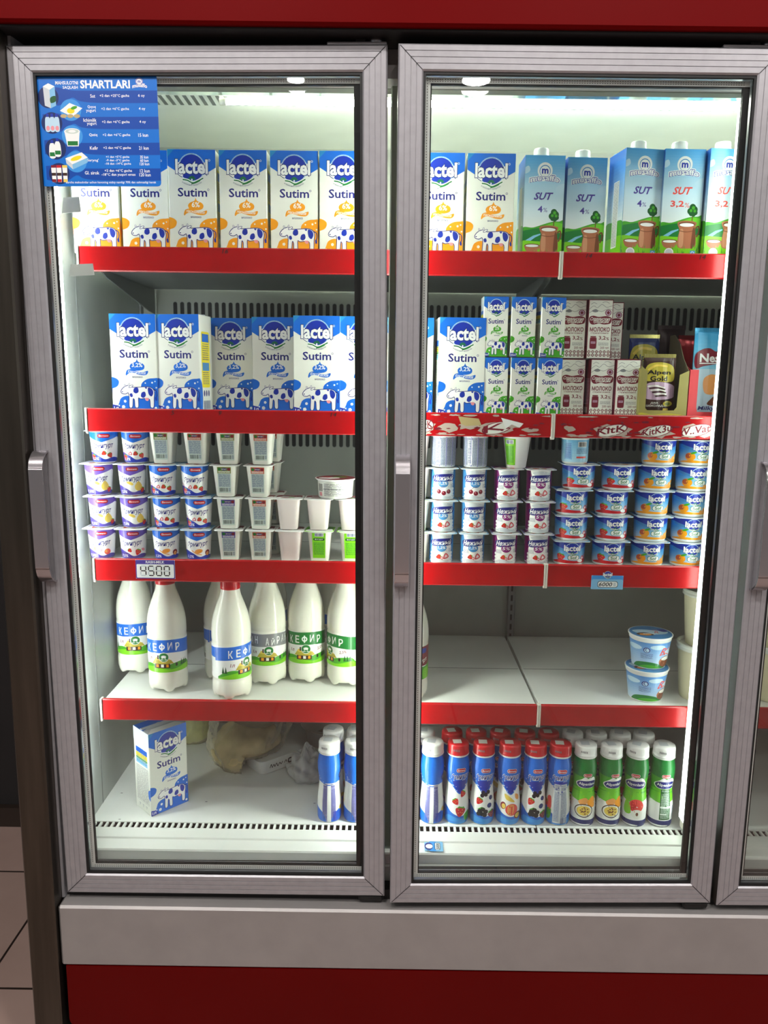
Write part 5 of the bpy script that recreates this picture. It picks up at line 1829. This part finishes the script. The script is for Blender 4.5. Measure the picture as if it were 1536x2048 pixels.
def spaced(x, y, gap=0.0496):
    """Nudge a bottle to the right until it clears those already standing."""
    for k in range(200):
        if all((x - a) ** 2 + (y - b_) ** 2 >= gap * gap for a, b_ in STOOD):
            break
        x += 0.0005
    STOOD.append((x, y))
    return x


for key, px, py, rz, wh in front:
    c = at(px, py, YD)
    x = spaced(c.x, YD)
    place(DB[key], (x, YD, DECK_Z), '%s, %s' % (DESC[key], wh), 'bottle', GF, rotz=rz)
back = (('pale', 666, 1462, 'behind the left of the two front ones'), ('pale', 708, 1460, 'behind the frame-cut front one'), ('pale', 850, 1464, 'behind the pale front one'), ('berry_red', 905, 1462, 'first of the back row'), ('berry_black', 952, 1466, 'second of the back row'), ('peachmix', 1003, 1468, 'third of the back row'),
        ('berry_black', 1050, 1462, 'fourth of the back row'), ('print_side', 1101, 1472, 'fifth of the back row'), ('green_passion', 1150, 1474, 'first of the green back row'), ('green_passion', 1193, 1464, 'set furthest back among the green ones'),
        ('green_apple', 1243, 1476, 'third of the green back row'), ('green_back', 1292, 1476, 'last of the back row'))
for key, px, py, wh in back:
    c = on(px, py, DECK_Z + 0.170)
    y = max(c.y, YD + 0.051)
    place(DB[key], (spaced(c.x, y), y, DECK_Z), '%s, %s' % (DESC[key], wh), 'bottle', GB, rotz=random.uniform(-0.3, 0.3))


# ------------------------------------------------------------------ chocolate bars and their cartons on the second shelf
def bar_bag(name, w, h, d, art, base, crimp):
    """A pillow-shaped foil wrapper standing upright."""
    m = MB()
    nx, nz = 14, 18

    def surf(u, v, o, s):
        a = max(0.0, math.sin(PI * min(max(u, 0), 1)) ** 0.45) * max(0.0, math.sin(PI * min(max(v, 0), 1)) ** 0.35)
        wob = 0.0007 * math.sin(23 * u + 5 * v) * a
        return ((u - 0.5) * w, s * (d / 2 * a + 0.0008 + o) + wob, v * h)
    for s in (-1, 1):
        v, f = [], []
        for j in range(nz + 1):
            for i in range(nx + 1):
                v.append(surf(i / nx, j / nz, 0, s))
        for j in range(nz):
            for i in range(nx):
                k = j * (nx + 1) + i
                f.append((k, k + 1, k + nx + 2, k + nx + 1))
        m.add(v, f, base, True)
    for z0 in (0.0, h):
        for i in range(26):
            x = -w / 2 + w * i / 26
            up = z0 > 0
            m.box(x, x + w / 26 * 0.9, -0.0012, 0.0012, z0 if up else 0.0, z0 + 0.007 if up else 0.005, crimp)
    if art:
        art.emit(m, lambda u, v, o: surf(u / w, v / h, o + 0.0008, -1), w, h, dh=0.0002, grid=(w / 14, h / 18))
    return m.build(name)


foil_gold, foil_blue, foil_choco = mat('gold_foil', (196, 184, 110), rough=0.25, metal=0.6), mat('blue_foil', (70, 165, 215), rough=0.22, metal=0.3), mat('brown_foil', (56, 26, 30), rough=0.3, metal=0.3)
foil_navy, foil_red = mat('navy_foil', (24, 40, 70), rough=0.25, metal=0.3), mat('red_foil', (170, 16, 30), rough=0.22, metal=0.3)


def alp_art(dark=True):
    A = Art(60, 150)
    A.rect(0, 0, 60, 150, 'choco' if dark else 'nightblue')
    A.blob([(2, 34), (10, 16), (34, 12), (54, 22), (58, 50), (50, 62), (20, 60), (4, 58)], 'gold')
    A.stroke([(8, 32), (22, 20), (44, 22)], 5, 'straw')
    A.text('Alpen', 6, 32, 44, 14, 'black', 0.05)
    A.text('Gold', 12, 47, 32, 13, 'black', 0.05)
    A.blob([(4, 70), (30, 62), (58, 72), (60, 100), (30, 108), (2, 102)], 'rose')
    for i in range(6):
        A.stroke([(8 + i * 3, 74 + i * 5), (24 + i * 3, 72 + i * 5), (40 + i, 78 + i * 4)], 3.6, 'choco' if i % 2 else 'cream')
    A.text('ДВА', 16, 114, 14, 5, 'cream', 0.03).text('ШОКОЛАДА', 8, 121, 36, 6, 'cream', 0.03)
    A.oval(48, 118, 9, 7, 'gold').oval(48, 118, 5, 4, 'olive').rect(40, 130, 10, 6, 'straw')
    return A


b1 = bar_bag('chocolate_bar', 0.060, 0.150, 0.012, alp_art(False), foil_navy, foil_gold)
z2 = SHELF_Z[1] + 0.0006
c = at(1290, 690, 0.27)
b1.location = (c.x, 0.275, z2 + 0.003)
tag(b1, 'dark blue chocolate bar with gold oval, standing behind the olive box', 'chocolate bar', 'chocolate bars on the second shelf')
b2 = bar_bag('chocolate_bar', 0.060, 0.1085, 0.012, alp_art(True), foil_choco, foil_gold)
c = at(1316, 770, 0.175)
b2.location = (c.x, 0.1745, z2 + 0.003)
tag(b2, 'dark brown chocolate bar with gold oval, inside the olive box', 'chocolate bar', 'chocolate bars on the second shelf')
b3 = bar_bag('chocolate_bar', 0.056, 0.172, 0.012, None, foil_choco, foil_choco)
c = at(1350, 660, 0.30)
b3.location = (c.x, 0.32, z2 + 0.003)
tag(b3, 'tall dark brown chocolate bar at the back behind the olive box', 'chocolate bar', 'chocolate bars on the second shelf')
# the olive display box: back, sides that sweep up, cut-out front
p0, p1 = at(1280, 780, 0.155), at(1376, 780, 0.155)
w = p1.x - p0.x
M_KRAFT = mat('olive_card', INKS['kraft'], rough=0.6, noise=(30, 0.06))
M_KRAFTIN = mat('grey_card_inside', (120, 112, 88), rough=0.7, noise=(30, 0.06))
t = thing('display_box', (p0.x, 0.155, z2))
fr = [(0, 0), (w, 0), (w, 0.088), (w - 0.017, 0.080), (w - 0.019, 0.020), (w - 0.024, 0.014), (0.016, 0.014), (0.012, 0.018), (0.012, 0.086), (0, 0.096)]
fm = MB().prism(fr, 'y', 0.0, 0.0012, M_KRAFT)
Art(100, 15).blob([(4, 4), (30, 8), (60, 5), (96, 9), (96, 12), (4, 12)], 'gold', 4).emit(fm, lambda u, v, o: (u, -o, v), w, 0.013)
part(fm, 'front_panel', t)
sd = [(0.0013, 0), (0.11, 0), (0.11, 0.158), (0.085, 0.158), (0.055, 0.140), (0.03, 0.110), (0.0013, 0.088)]
part(MB().prism(sd, 'x', w - 0.0012, w, M_KRAFTIN), 'side_panel', t)
part(MB().prism([(0.0013, 0), (0.11, 0), (0.11, 0.11), (0.0013, 0.09)], 'x', 0, 0.0012, M_KRAFT), 'side_panel', t)
part(MB().box(0.0013, w - 0.0013, 0.1085, 0.11, 0, 0.108, M_KRAFTIN), 'back_panel', t)
part(MB().box(0.0013, w - 0.0013, 0.0013, 0.1084, 0, 0.0012, M_KRAFTIN), 'bottom_panel', t)
tag(t, 'olive card display box with cut-out front and torn swept-up side', 'box')
# sky-blue chocolate bag and its red box
A = Art(80, 165)
for i in range(10):
    A.rect(0, 7.5 * i, 80, 8, (int(60 + 9 * i), int(165 + 5 * i), int(220 + 2 * i)))
A.rect(0, 72, 80, 93, 'icy')
A.blob([(4, 70), (2, 45), (14, 34), (28, 32), (40, 38), (52, 32), (72, 32), (84, 44), (80, 66), (50, 62), (20, 66)], 'wine')
A.text('Nestlé', 10, 42, 62, 17, 'white', 0.05).rect(10, 60, 60, 2, 'white')
A.blob([(20, 92), (34, 82), (50, 88), (56, 104), (44, 120), (24, 118)], 'peach', 5)
A.blob([(30, 138), (60, 108), (74, 96), (84, 110), (84, 130), (50, 142)], 'brown', 5).blob([(56, 112), (70, 100), (84, 104), (84, 116)], 'clay', 4)
A.text('Milky', 14, 144, 32, 10, 'navy', 0.04, shear=0.2)
A.rect(14, 156, 50, 6, 'red')
c = at(1416, 740, 0.170)
b4 = bar_bag('chocolate_bar', 0.078, 0.158, 0.014, A, foil_blue, foil_blue)
b4.location = (at(1377, 780, 0.155).x + 0.0515, 0.178, z2 + 0.0025)
tag(b4, 'sky-blue chocolate bar bag with red ribbon lettering beside the light post', 'chocolate bar', 'chocolate bars on the second shelf')
b5 = bar_bag('chocolate_bar', 0.050, 0.150, 0.012, None, foil_red, foil_red)
c = at(1384, 710, 0.26)
b5.location = (c.x, 0.272, z2 + 0.0025)
tag(b5, 'shiny red chocolate bar behind the sky-blue one', 'chocolate bar', 'chocolate bars on the second shelf')
p0 = at(1377, 780, 0.155)
t = thing('display_box', (p0.x + 0.001, 0.155, z2))
M_REDCARD = mat('red_card', (204, 40, 52), rough=0.5)
part(MB().prism([(0, 0), (0.10, 0), (0.10, 0.012), (0.018, 0.012), (0.016, 0.02), (0.016, 0.090), (0.0, 0.090)], 'y', 0, 0.0012, M_REDCARD), 'front_panel', t)
part(MB().prism([(0.0013, 0), (0.10, 0), (0.10, 0.10), (0.03, 0.10), (0.0013, 0.09)], 'x', 0, 0.0012, M_REDCARD), 'side_panel', t)
part(MB().box(0.0013, 0.0987, 0.0013, 0.1, 0, 0.0012, M_REDCARD), 'bottom_panel', t)
part(MB().prism([(0.0013, 0), (0.10, 0), (0.10, 0.10), (0.03, 0.10), (0.0013, 0.09)], 'x', 0.0988, 0.10, M_REDCARD), 'side_panel', t)
tag(t, 'red card display box holding the sky-blue chocolate bar', 'box')


# ------------------------------------------------------------------ odds and ends on the cabinet floor
def lump(name_parent, w, d, h, seed, m, amp=0.12, n=28, taper=0.0, flat=0.25, freq=3.0, shape=None, fine=1.0):
    """A soft closed bag: a sphere pressed flat below and creased."""
    from mathutils import noise
    v, f = [], []
    rows, cols = n, n * 2
    for j in range(rows + 1):
        ph = PI * j / rows
        for i in range(cols):
            a = 2 * PI * i / cols
            x, y, z = math.sin(ph) * math.cos(a), math.sin(ph) * math.sin(a), -math.cos(ph)
            q = Vector((x, y, z)) * freq + Vector((seed * 3.7, seed, 0))
            k = 1 + amp * (noise.noise(q) * 1.3 + 0.5 * fine * abs(noise.noise(q * 2.7)) + 0.25 * fine * noise.noise(q * 6.0))
            z2_ = max(z, -1 + flat)
            t = 1 - taper * max(0.0, z2_)
            p = [x * k * w / 2 * t, y * k * d / 2 * t, (z2_ + 1 - flat) / (2 - flat) * h * (k if z2_ > -1 + flat else 1.0)]
            if shape:
                p = shape(p)
            v.append(tuple(p))
    for j in range(rows):
        for i in range(cols):
            i2 = (i + 1) % cols
            f.append((j * cols + i, j * cols + i2, (j + 1) * cols + i2, (j + 1) * cols + i))
    return MB().add(v, f, m, True)


M_FLOURBAG = mat('tan_curd_in_bag', (225, 205, 152), rough=0.35, noise=(38, 0.14))
M_OLIVE = mat('greenish_curd_in_bag', (120, 116, 84), rough=0.4, noise=(14, 0.25))
M_FILM = film_material('clear_film', (214, 208, 186), 0.88, 0.15)
M_FILM2 = film_material('crumpled_film', (225, 226, 224), 0.5, 0.2)
M_LIDFILM = film_material('clear_lid_plastic', (225, 226, 222), 0.75, 0.12)
M_GREENBAG = mat('yellow_green_bag', (190, 190, 120), rough=0.3, noise=(22, 0.35))
z0 = DECK_Z + 0.0006
# flat white tub, half under the big bag
TUB = (0.338, 0.372, 0.70)


def over_tub(ox, oy, rz=0.0, lift=0.041):
    """Shape function of a bag standing at (ox, oy): it drapes over the tub instead of going through it."""
    def fn(p):
        x, y, z = p
        x += 0.16 * max(0.0, z - 0.03)
        y += 0.30 * z
        dx, dy = ox + x - TUB[0], oy + y - TUB[1]
        u = dx * math.cos(TUB[2]) + dy * math.sin(TUB[2])
        v = -dx * math.sin(TUB[2]) + dy * math.cos(TUB[2])
        if abs(u) < 0.085 and abs(v) < 0.060:
            z = max(z, lift + 0.02 * z)
        return (x, y, z)
    return fn


BX_, BY_ = 0.268, 0.385
t = thing('food_bag', (BX_, BY_, z0))
part(lump(t, 0.165, 0.165, 0.085, 2.0, M_FLOURBAG, 0.08, 36, 0.10, 0.3, 2.2, over_tub(BX_, BY_, 0, 0.043)), 'contents', t)
part(lump(t, 0.19, 0.185, 0.19, 5.0, M_FILM, 0.14, 44, 0.12, 0.3, 2.6, over_tub(BX_, BY_, 0, 0.038)), 'clear_bag', t)
up = lump(t, 0.15, 0.13, 0.09, 7.0, M_OLIVE, 0.10, 24, 0.1, 0.2, 2.0, lambda p: (p[0] + 0.022, p[1] + 0.035, p[2] + 0.082))
part(up, 'upper_contents', t)
tag(t, 'clear plastic bag holding a tan mass, slumped on the cabinet floor', 'food bag')
t = thing('cream_tub', (TUB[0], TUB[1], z0), TUB[2])
pts = []
for cx, cy, a in ((0.044, 0.024, 0), (-0.044, 0.024, 90), (-0.044, -0.024, 180), (0.044, -0.024, 270)):
    for k in range(6):
        q = math.radians(a + 18 * k)
        pts.append((cx + 0.014 * math.cos(q), cy + 0.014 * math.sin(q)))
tb = MB()
lv = [(0.88, 0.0), (0.95, 0.002), (0.98, 0.012), (1.0, 0.030)]
vv, ff = [], []
for k, z in lv:
    vv += [(p[0] * k, p[1] * k, z) for p in pts]
nn = len(pts)
for j in range(len(lv) - 1):
    for i in range(nn):
        i2 = (i + 1) % nn
        ff.append((j * nn + i, j * nn + i2, (j + 1) * nn + i2, (j + 1) * nn + i))
ff.append(tuple(range(nn))[::-1])
tb.add(vv, ff, ink('white'))
A = Art(92, 26).stroke([(8, 16), (12, 8), (15, 16), (20, 10), (23, 16), (28, 9), (32, 17), (38, 10), (42, 15), (47, 9)], 1.8, 'choco').stroke([(52, 15), (57, 9), (60, 15)], 1.8, 'choco')
A.rect(63, 6, 24, 13, 'choco', 5).rect(66, 9, 18, 7, 'cream', 3)
A.emit(tb, lambda u, v, o: (u - 0.040, -0.0380 * (0.96 + 0.04 * v / 0.026) - 0.0006 - o, v + 0.003), 0.080, 0.026)
part(tb, 'tub', t)
part(MB().prism([(p[0] * 1.03, p[1] * 1.05) for p in pts], 'z', 0.0302, 0.0335, ink('white')), 'lid', t)
tag(t, 'flat white tub with brown scribbled lettering under the tan bag', 'tub')
# foil bowl with clear lid at the back
M_FOIL = mat('foil_tray', (190, 190, 186), rough=0.3, metal=0.8)
t = thing('foil_bowl', (0.452, 0.485, z0))
S_ = 0.80
part(MB().lathe([(0.052 * S_, 0.0), (0.055 * S_, 0.001), (0.068 * S_, 0.044), (0.070 * S_, 0.046), (0.076 * S_, 0.0465), (0.0775 * S_, 0.048)], M_FOIL, 56, cap_hi=False).lathe([(0.0, 0.036), (0.0655 * S_, 0.0365)], mat('brown_dish', (150, 128, 104), rough=0.6, noise=(30, 0.2)), 40, cap_lo=False, cap_hi=False), 'bowl', t)
part(MB().lathe([(0.078 * S_, 0.0482), (0.079 * S_, 0.0495), (0.0765 * S_, 0.0505), (0.070 * S_, 0.0515), (0.066 * S_, 0.057), (0.0, 0.059)], M_LIDFILM, 56, cap_lo=False, cap_hi=False), 'clear_lid', t)
tag(t, 'round foil bowl with clear lid at the back of the cabinet floor', 'bowl')
# knotted film bag in front of it
t = thing('food_bag', (0.424, 0.298, z0))
part(lump(t, 0.050, 0.042, 0.040, 9.0, mat('dark_food_lump', (120, 112, 112), rough=0.5, noise=(40, 0.3)), 0.2, 24, 0.2, 0.3, 3.0), 'contents', t)
part(lump(t, 0.080, 0.068, 0.070, 11.0, M_FILM2, 0.26, 44, 0.2, 0.25, 2.6, None, 0.35), 'clear_bag', t)
tag(t, 'small crumpled clear bag beside the blue yoghurt drinks', 'food bag')
# yellow-green bag far back
t = thing('food_bag', (0.112, 0.486, z0))
part(lump(t, 0.115, 0.08, 0.09, 15.0, M_GREENBAG, 0.14, 26, 0.1, 0.3, 2.4), 'contents', t)
part(lump(t, 0.13, 0.095, 0.11, 17.0, M_FILM, 0.16, 30, 0.15, 0.3, 3.0), 'clear_bag', t)
tag(t, 'yellow-green food bag far back behind the lone milk carton', 'food bag')

# ------------------------------------------------------------------ price cards and the chart on the glass
zs = SHELF_Z[2]
a, b_ = at(270, 1113, YF - 0.008), at(350, 1152, YF - 0.008)
w, h = b_.x - a.x, 0.0365
t = thing('price_card', (a.x, YF - 0.0062, zs - 0.031))
A = Art(80, 40).rect(0, 0, 80, 40, 'purple', 2).rect(2, 9, 76, 29, 'white', 2).text('RASH-MILK', 21, 1.6, 38, 5.4, 'white', 0.04)
for k in range(4):                                          # seven-segment figures drawn with a pen
    x = 9 + k * 16
    seg = {'4': 'fgbc', '5': 'afgcd', '0': 'abcdef'}[('4', '5', '0', '0')[k]]
    P = {'a': (x + 2, 12, 9, 2.4), 'g': (x + 2, 22, 9, 2.4), 'd': (x + 2, 32, 9, 2.4), 'f': (x, 14, 2.4, 8), 'e': (x, 24, 2.4, 8), 'b': (x + 10.5, 14, 2.4, 8), 'c': (x + 10.5, 24, 2.4, 8)}
    for s in 'abcdefg':
        A.rect(*P[s], 'black' if s in seg else 'pale', 0.8)
cm = MB().box(0, w, -0.0008, 0, 0, h, ink('white'))
A.emit(cm, lambda u, v, o: (u, -0.0008 - o, v), w, h)
cm.build('card', t)
tag(t, 'white price card reading 4500 clipped on the red strip of the third shelf', 'price card')
a, b_ = at(1185, 1130, YF - 0.008), at(1247, 1158, YF - 0.008)
w, h = b_.x - a.x, 0.036
t = thing('price_card', (a.x, YF - 0.0062, zs - 0.040))
A = Art(62, 40).rect(0, 10, 62, 30, 'sky', 4).rect(0, 18, 62, 22, 'ltblue', 4)
logo_round(A, 31, 8, 0.042, False, 'white')
A.rect(12, 22, 40, 14, 'black', 5).rect(13, 23, 38, 12, 'white', 4.4).text('6000', 15, 24.5, 26, 9, 'black', 0.03, shear=0.2).rect(43, 25, 5, 8, 'pale', 1)
cm = MB().box(0, w, -0.0008, 0, 0, h * 0.75, ink('ltblue'))
A.emit(cm, lambda u, v, o: (u, -0.0008 - o, v), w, h)
cm.build('card', t)
tag(t, 'pale blue price card reading 6000 with a round badge on top', 'price card')
c = on(868, 1701, DECK_Z - 0.011)
t = thing('price_card', (c.x, 0.066, DECK_Z - 0.0088))
t.rotation_euler = (math.radians(9.0), 0, 0)
A = Art(40, 36)
A.rect(10, 0, 30, 36, 'sky', 3).rect(24, 0, 16, 36, 'ltblue', 3).oval(9, 18, 9, 14, 'navy').oval(10, 18, 7.6, 8, 'white')
A.rect(22, 4, 12, 27, 'black', 4).rect(23, 5, 10, 25, 'white', 3.4).text('5000', 17.5, 13.5, 22, 7.5, 'black', 0.05, rot=-PI / 2)
cm = MB().box(-0.018, 0.018, -0.011, 0.011, 0, 0.0006, ink('ltblue'))
A.emit(cm, lambda u, v, o: (u - 0.018, v - 0.013, 0.0006 + o), 0.036, 0.026)
cm.build('card', t)
tag(t, 'pale blue price card reading 5000 lying sideways on the front ledge', 'price card')

# storage chart on the left door's glass
q = Matrix.Translation((0.600, 0, 0)) @ Matrix.Rotation(-0.0085, 4, 'Z') @ Matrix.Rotation(-0.0094, 4, 'Y')
YG = 0.0088 + 0.0025
tl, tr, bl, brr = at(70, 150, 0.0135), at(313, 150, 0.0135), at(87, 374, 0.0135), at(326, 372, 0.0135)
w, h = ((tr - tl).length + (brr - bl).length) / 2, ((bl - tl).length + (brr - tr).length) / 2
A = Art(1440, 1290)
A.rect(0, 0, 1440, 1290, 'signblue', 40)
for k, y in enumerate((170, 470, 770, 1070)):               # darker wavy rows
    A.poly(spline([(60, y - 20), (240, y - 30), (420, y + 5), (700, y + 10), (1440, y + 8)], False, 4) + spline([(1440, y + 152), (760, y + 150), (520, y + 130), (420, y + 90), (260, y + 180), (60, y + 140)], False, 4), 'signdark')
for k, (x, y) in enumerate(((140, 255), (165, 550), (190, 850), (215, 1140))):
    A.oval(x, y, 125, 125, 'signnavy', 32)
for (x, y) in ((400, 400), (400, 700), (430, 1000)):
    A.oval(x, y, 125, 125, 'sky', 32)
A.text('MAHSULOTNI', 235, 70, 270, 40, 'white', 0.03).text('SAQLASH', 320, 125, 180, 40, 'white', 0.03)
A.text('SHARTLARI', 530, 60, 590, 95, 'white', 0.05)
A.oval(1230, 75, 45, 42, 'lilac').oval(1230, 78, 32, 30, 'white').text('m', 1212, 66, 36, 26, 'deep', 0.05).text('musaffo', 1145, 108, 180, 48, 'lilac', 0.1, bend=14).text('musaffo', 1148, 110, 174, 44, 'white', 0.03, bend=14)
for y, name, mid, days in ((240, ('Sut',), ('+2 dan +25°C gacha',), ('6 oy',)), (390, ('Quyuq', 'yogurt'), ('+2 dan +6°C gacha',), ('4 oy',)), (540, ('Ichimlik', 'yogurt'), ('+2 dan +6°C gacha',), ('4 oy',)),
                           (690, ('Qatiq',), ('+2 dan +6°C gacha',), ('15 kun',)), (840, ('Kefir',), ('+2 dan +6°C gacha',), ('21 kun',)), (985, ("Saryog'",), ('+1 dan +5°C gacha', '-9 dan -3°C gacha', '-18 dan -14°C gacha'), ('35 kun', '60 kun', '120 kun')),
                           (1130, ('Gl. sirok',), ('+2 dan +6°C gacha', '-18°C dan yuqori emas'), ('12 kun', '120 kun'))):
    for lst, cx, rt in ((name, 700, True), (mid, 930, False), (days, 1250, False)):
        n = len(lst)
        for i, s in enumerate(lst):
            hh = 40 if n < 3 else 34
            ww = len(s) * 19.5 * (hh / 40)
            yy = y - hh / 2 + (i - (n - 1) / 2) * (hh + 6)
            A.text(s, cx - ww if rt else cx - ww / 2, yy, ww, hh, 'white', 0.02)
A.text('Barcha mahsulotlar uchun havoning nisbiy namligi 70% dan oshmasligi kerak', 290, 1228, 1090, 34, 'white', 0.01)
# pictures: carton, four-pack, bottles, tub, bottles, butter, bars
A.poly([(85, 130), (150, 95), (225, 130), (160, 170)], 'white').poly([(85, 130), (160, 170), (165, 380), (95, 350)], 'pale').poly([(160, 170), (225, 130), (230, 350), (165, 380)], 'ltblue').blob([(165, 260), (225, 240), (228, 300), (168, 320)], 'dkgreen', 4)
A.poly([(270, 410), (390, 320), (540, 380), (420, 480)], 'white').oval(400, 410, 45, 32, 'yellow').oval(440, 375, 40, 18, 'green', rot=-0.3)
for x in (310, 390, 470):
    A.oval(x, 470, 38, 22, 'tan')
for x in (115, 170, 225):
    A.blob([(x - 28, 640), (x - 30, 520), (x - 16, 480), (x + 16, 480), (x + 30, 520), (x + 28, 640)], 'icy', 4).rect(x - 16, 440, 32, 40, 'deep', 6).oval(x, 610, 22, 28, 'pink')
A.poly([(310, 660), (490, 660), (470, 820), (335, 820)], 'white').oval(400, 650, 95, 40, 'white').oval(400, 646, 80, 28, 'mint').oval(400, 646, 45, 16, 'white').rect(340, 760, 122, 50, 'leaf')
for x, y in ((150, 0), (215, -20)):
    A.blob([(x - 34, 950 + y), (x - 36, 830 + y), (x - 14, 780 + y), (x + 14, 780 + y), (x + 36, 830 + y), (x + 34, 950 + y)], 'white', 4).rect(x - 16, 745 + y, 32, 38, 'deep', 6).rect(x - 34, 890 + y, 68, 46, 'leaf')
A.poly([(300, 960), (500, 890), (570, 950), (380, 1030)], 'white').poly([(300, 960), (380, 1030), (385, 1090), (310, 1020)], 'pale').poly([(380, 1030), (570, 950), (565, 1010), (385, 1090)], 'ltblue').oval(430, 960, 70, 24, 'yellow', rot=-0.3)
for x, cc in ((150, 'wine'), (215, 'red'), (285, 'straw')):
    A.poly([(x - 30, 1050), (x + 30, 1050), (x + 26, 1240), (x - 22, 1240)], 'white').rect(x - 30, 1040, 60, 30, cc).rect(x - 26, 1130, 52, 34, 'choco').rect(x - 24, 1205, 48, 34, cc)
cm = MB()
r = 0.006
pts = []
for cx, cy, aa in ((w - r, h - r, 0), (r, h - r, 90), (r, r, 180), (w - r, r, 270)):
    for k in range(5):
        q_ = math.radians(aa + 22.5 * k)
        pts.append((cx + r * math.cos(q_), cy + r * math.sin(q_)))
cm.prism(pts, 'y', 0.0, 0.0003, ink('signblue'))
A.emit(cm, lambda u, v, o: (u, -o, v), w, h, lift=0.00004, dh=0.000006)
o = cm.build('storage_chart')
# stuck on the outer pane, square to the door
loc = q.inverted() @ tl
o.matrix_world = q @ Matrix.Translation((loc.x, 0.0082, loc.z - h))
tag(o, 'blue storage-temperature chart stuck in the upper left corner of the left door glass', 'sticker')
# torn scraps of tape on the light tube
for k, (px, py, pw, ph, lab) in enumerate(((142, 410, 36, 30, 'torn scrap of white paper tape high on the left light tube'), (163, 540, 48, 24, 'torn scrap of white paper tape level with the top shelf strip'))):
    c = at(px, py, 0.09)
    sw, sh = pw * 0.00093, ph * 0.00093
    m = MB().prism([(-sw / 2, -sh / 2), (sw / 2, -sh / 2 + 0.003), (sw / 2 - 0.002, sh / 2), (-sw / 2 + 0.004, sh / 2 - 0.002)], 'y', 0, 0.0004, mat('paper_tape', (232, 232, 226), rough=0.6))
    o = m.build('paper_scrap', None, (c.x, 0.09, c.z))
    tag(o, lab, 'paper scrap')
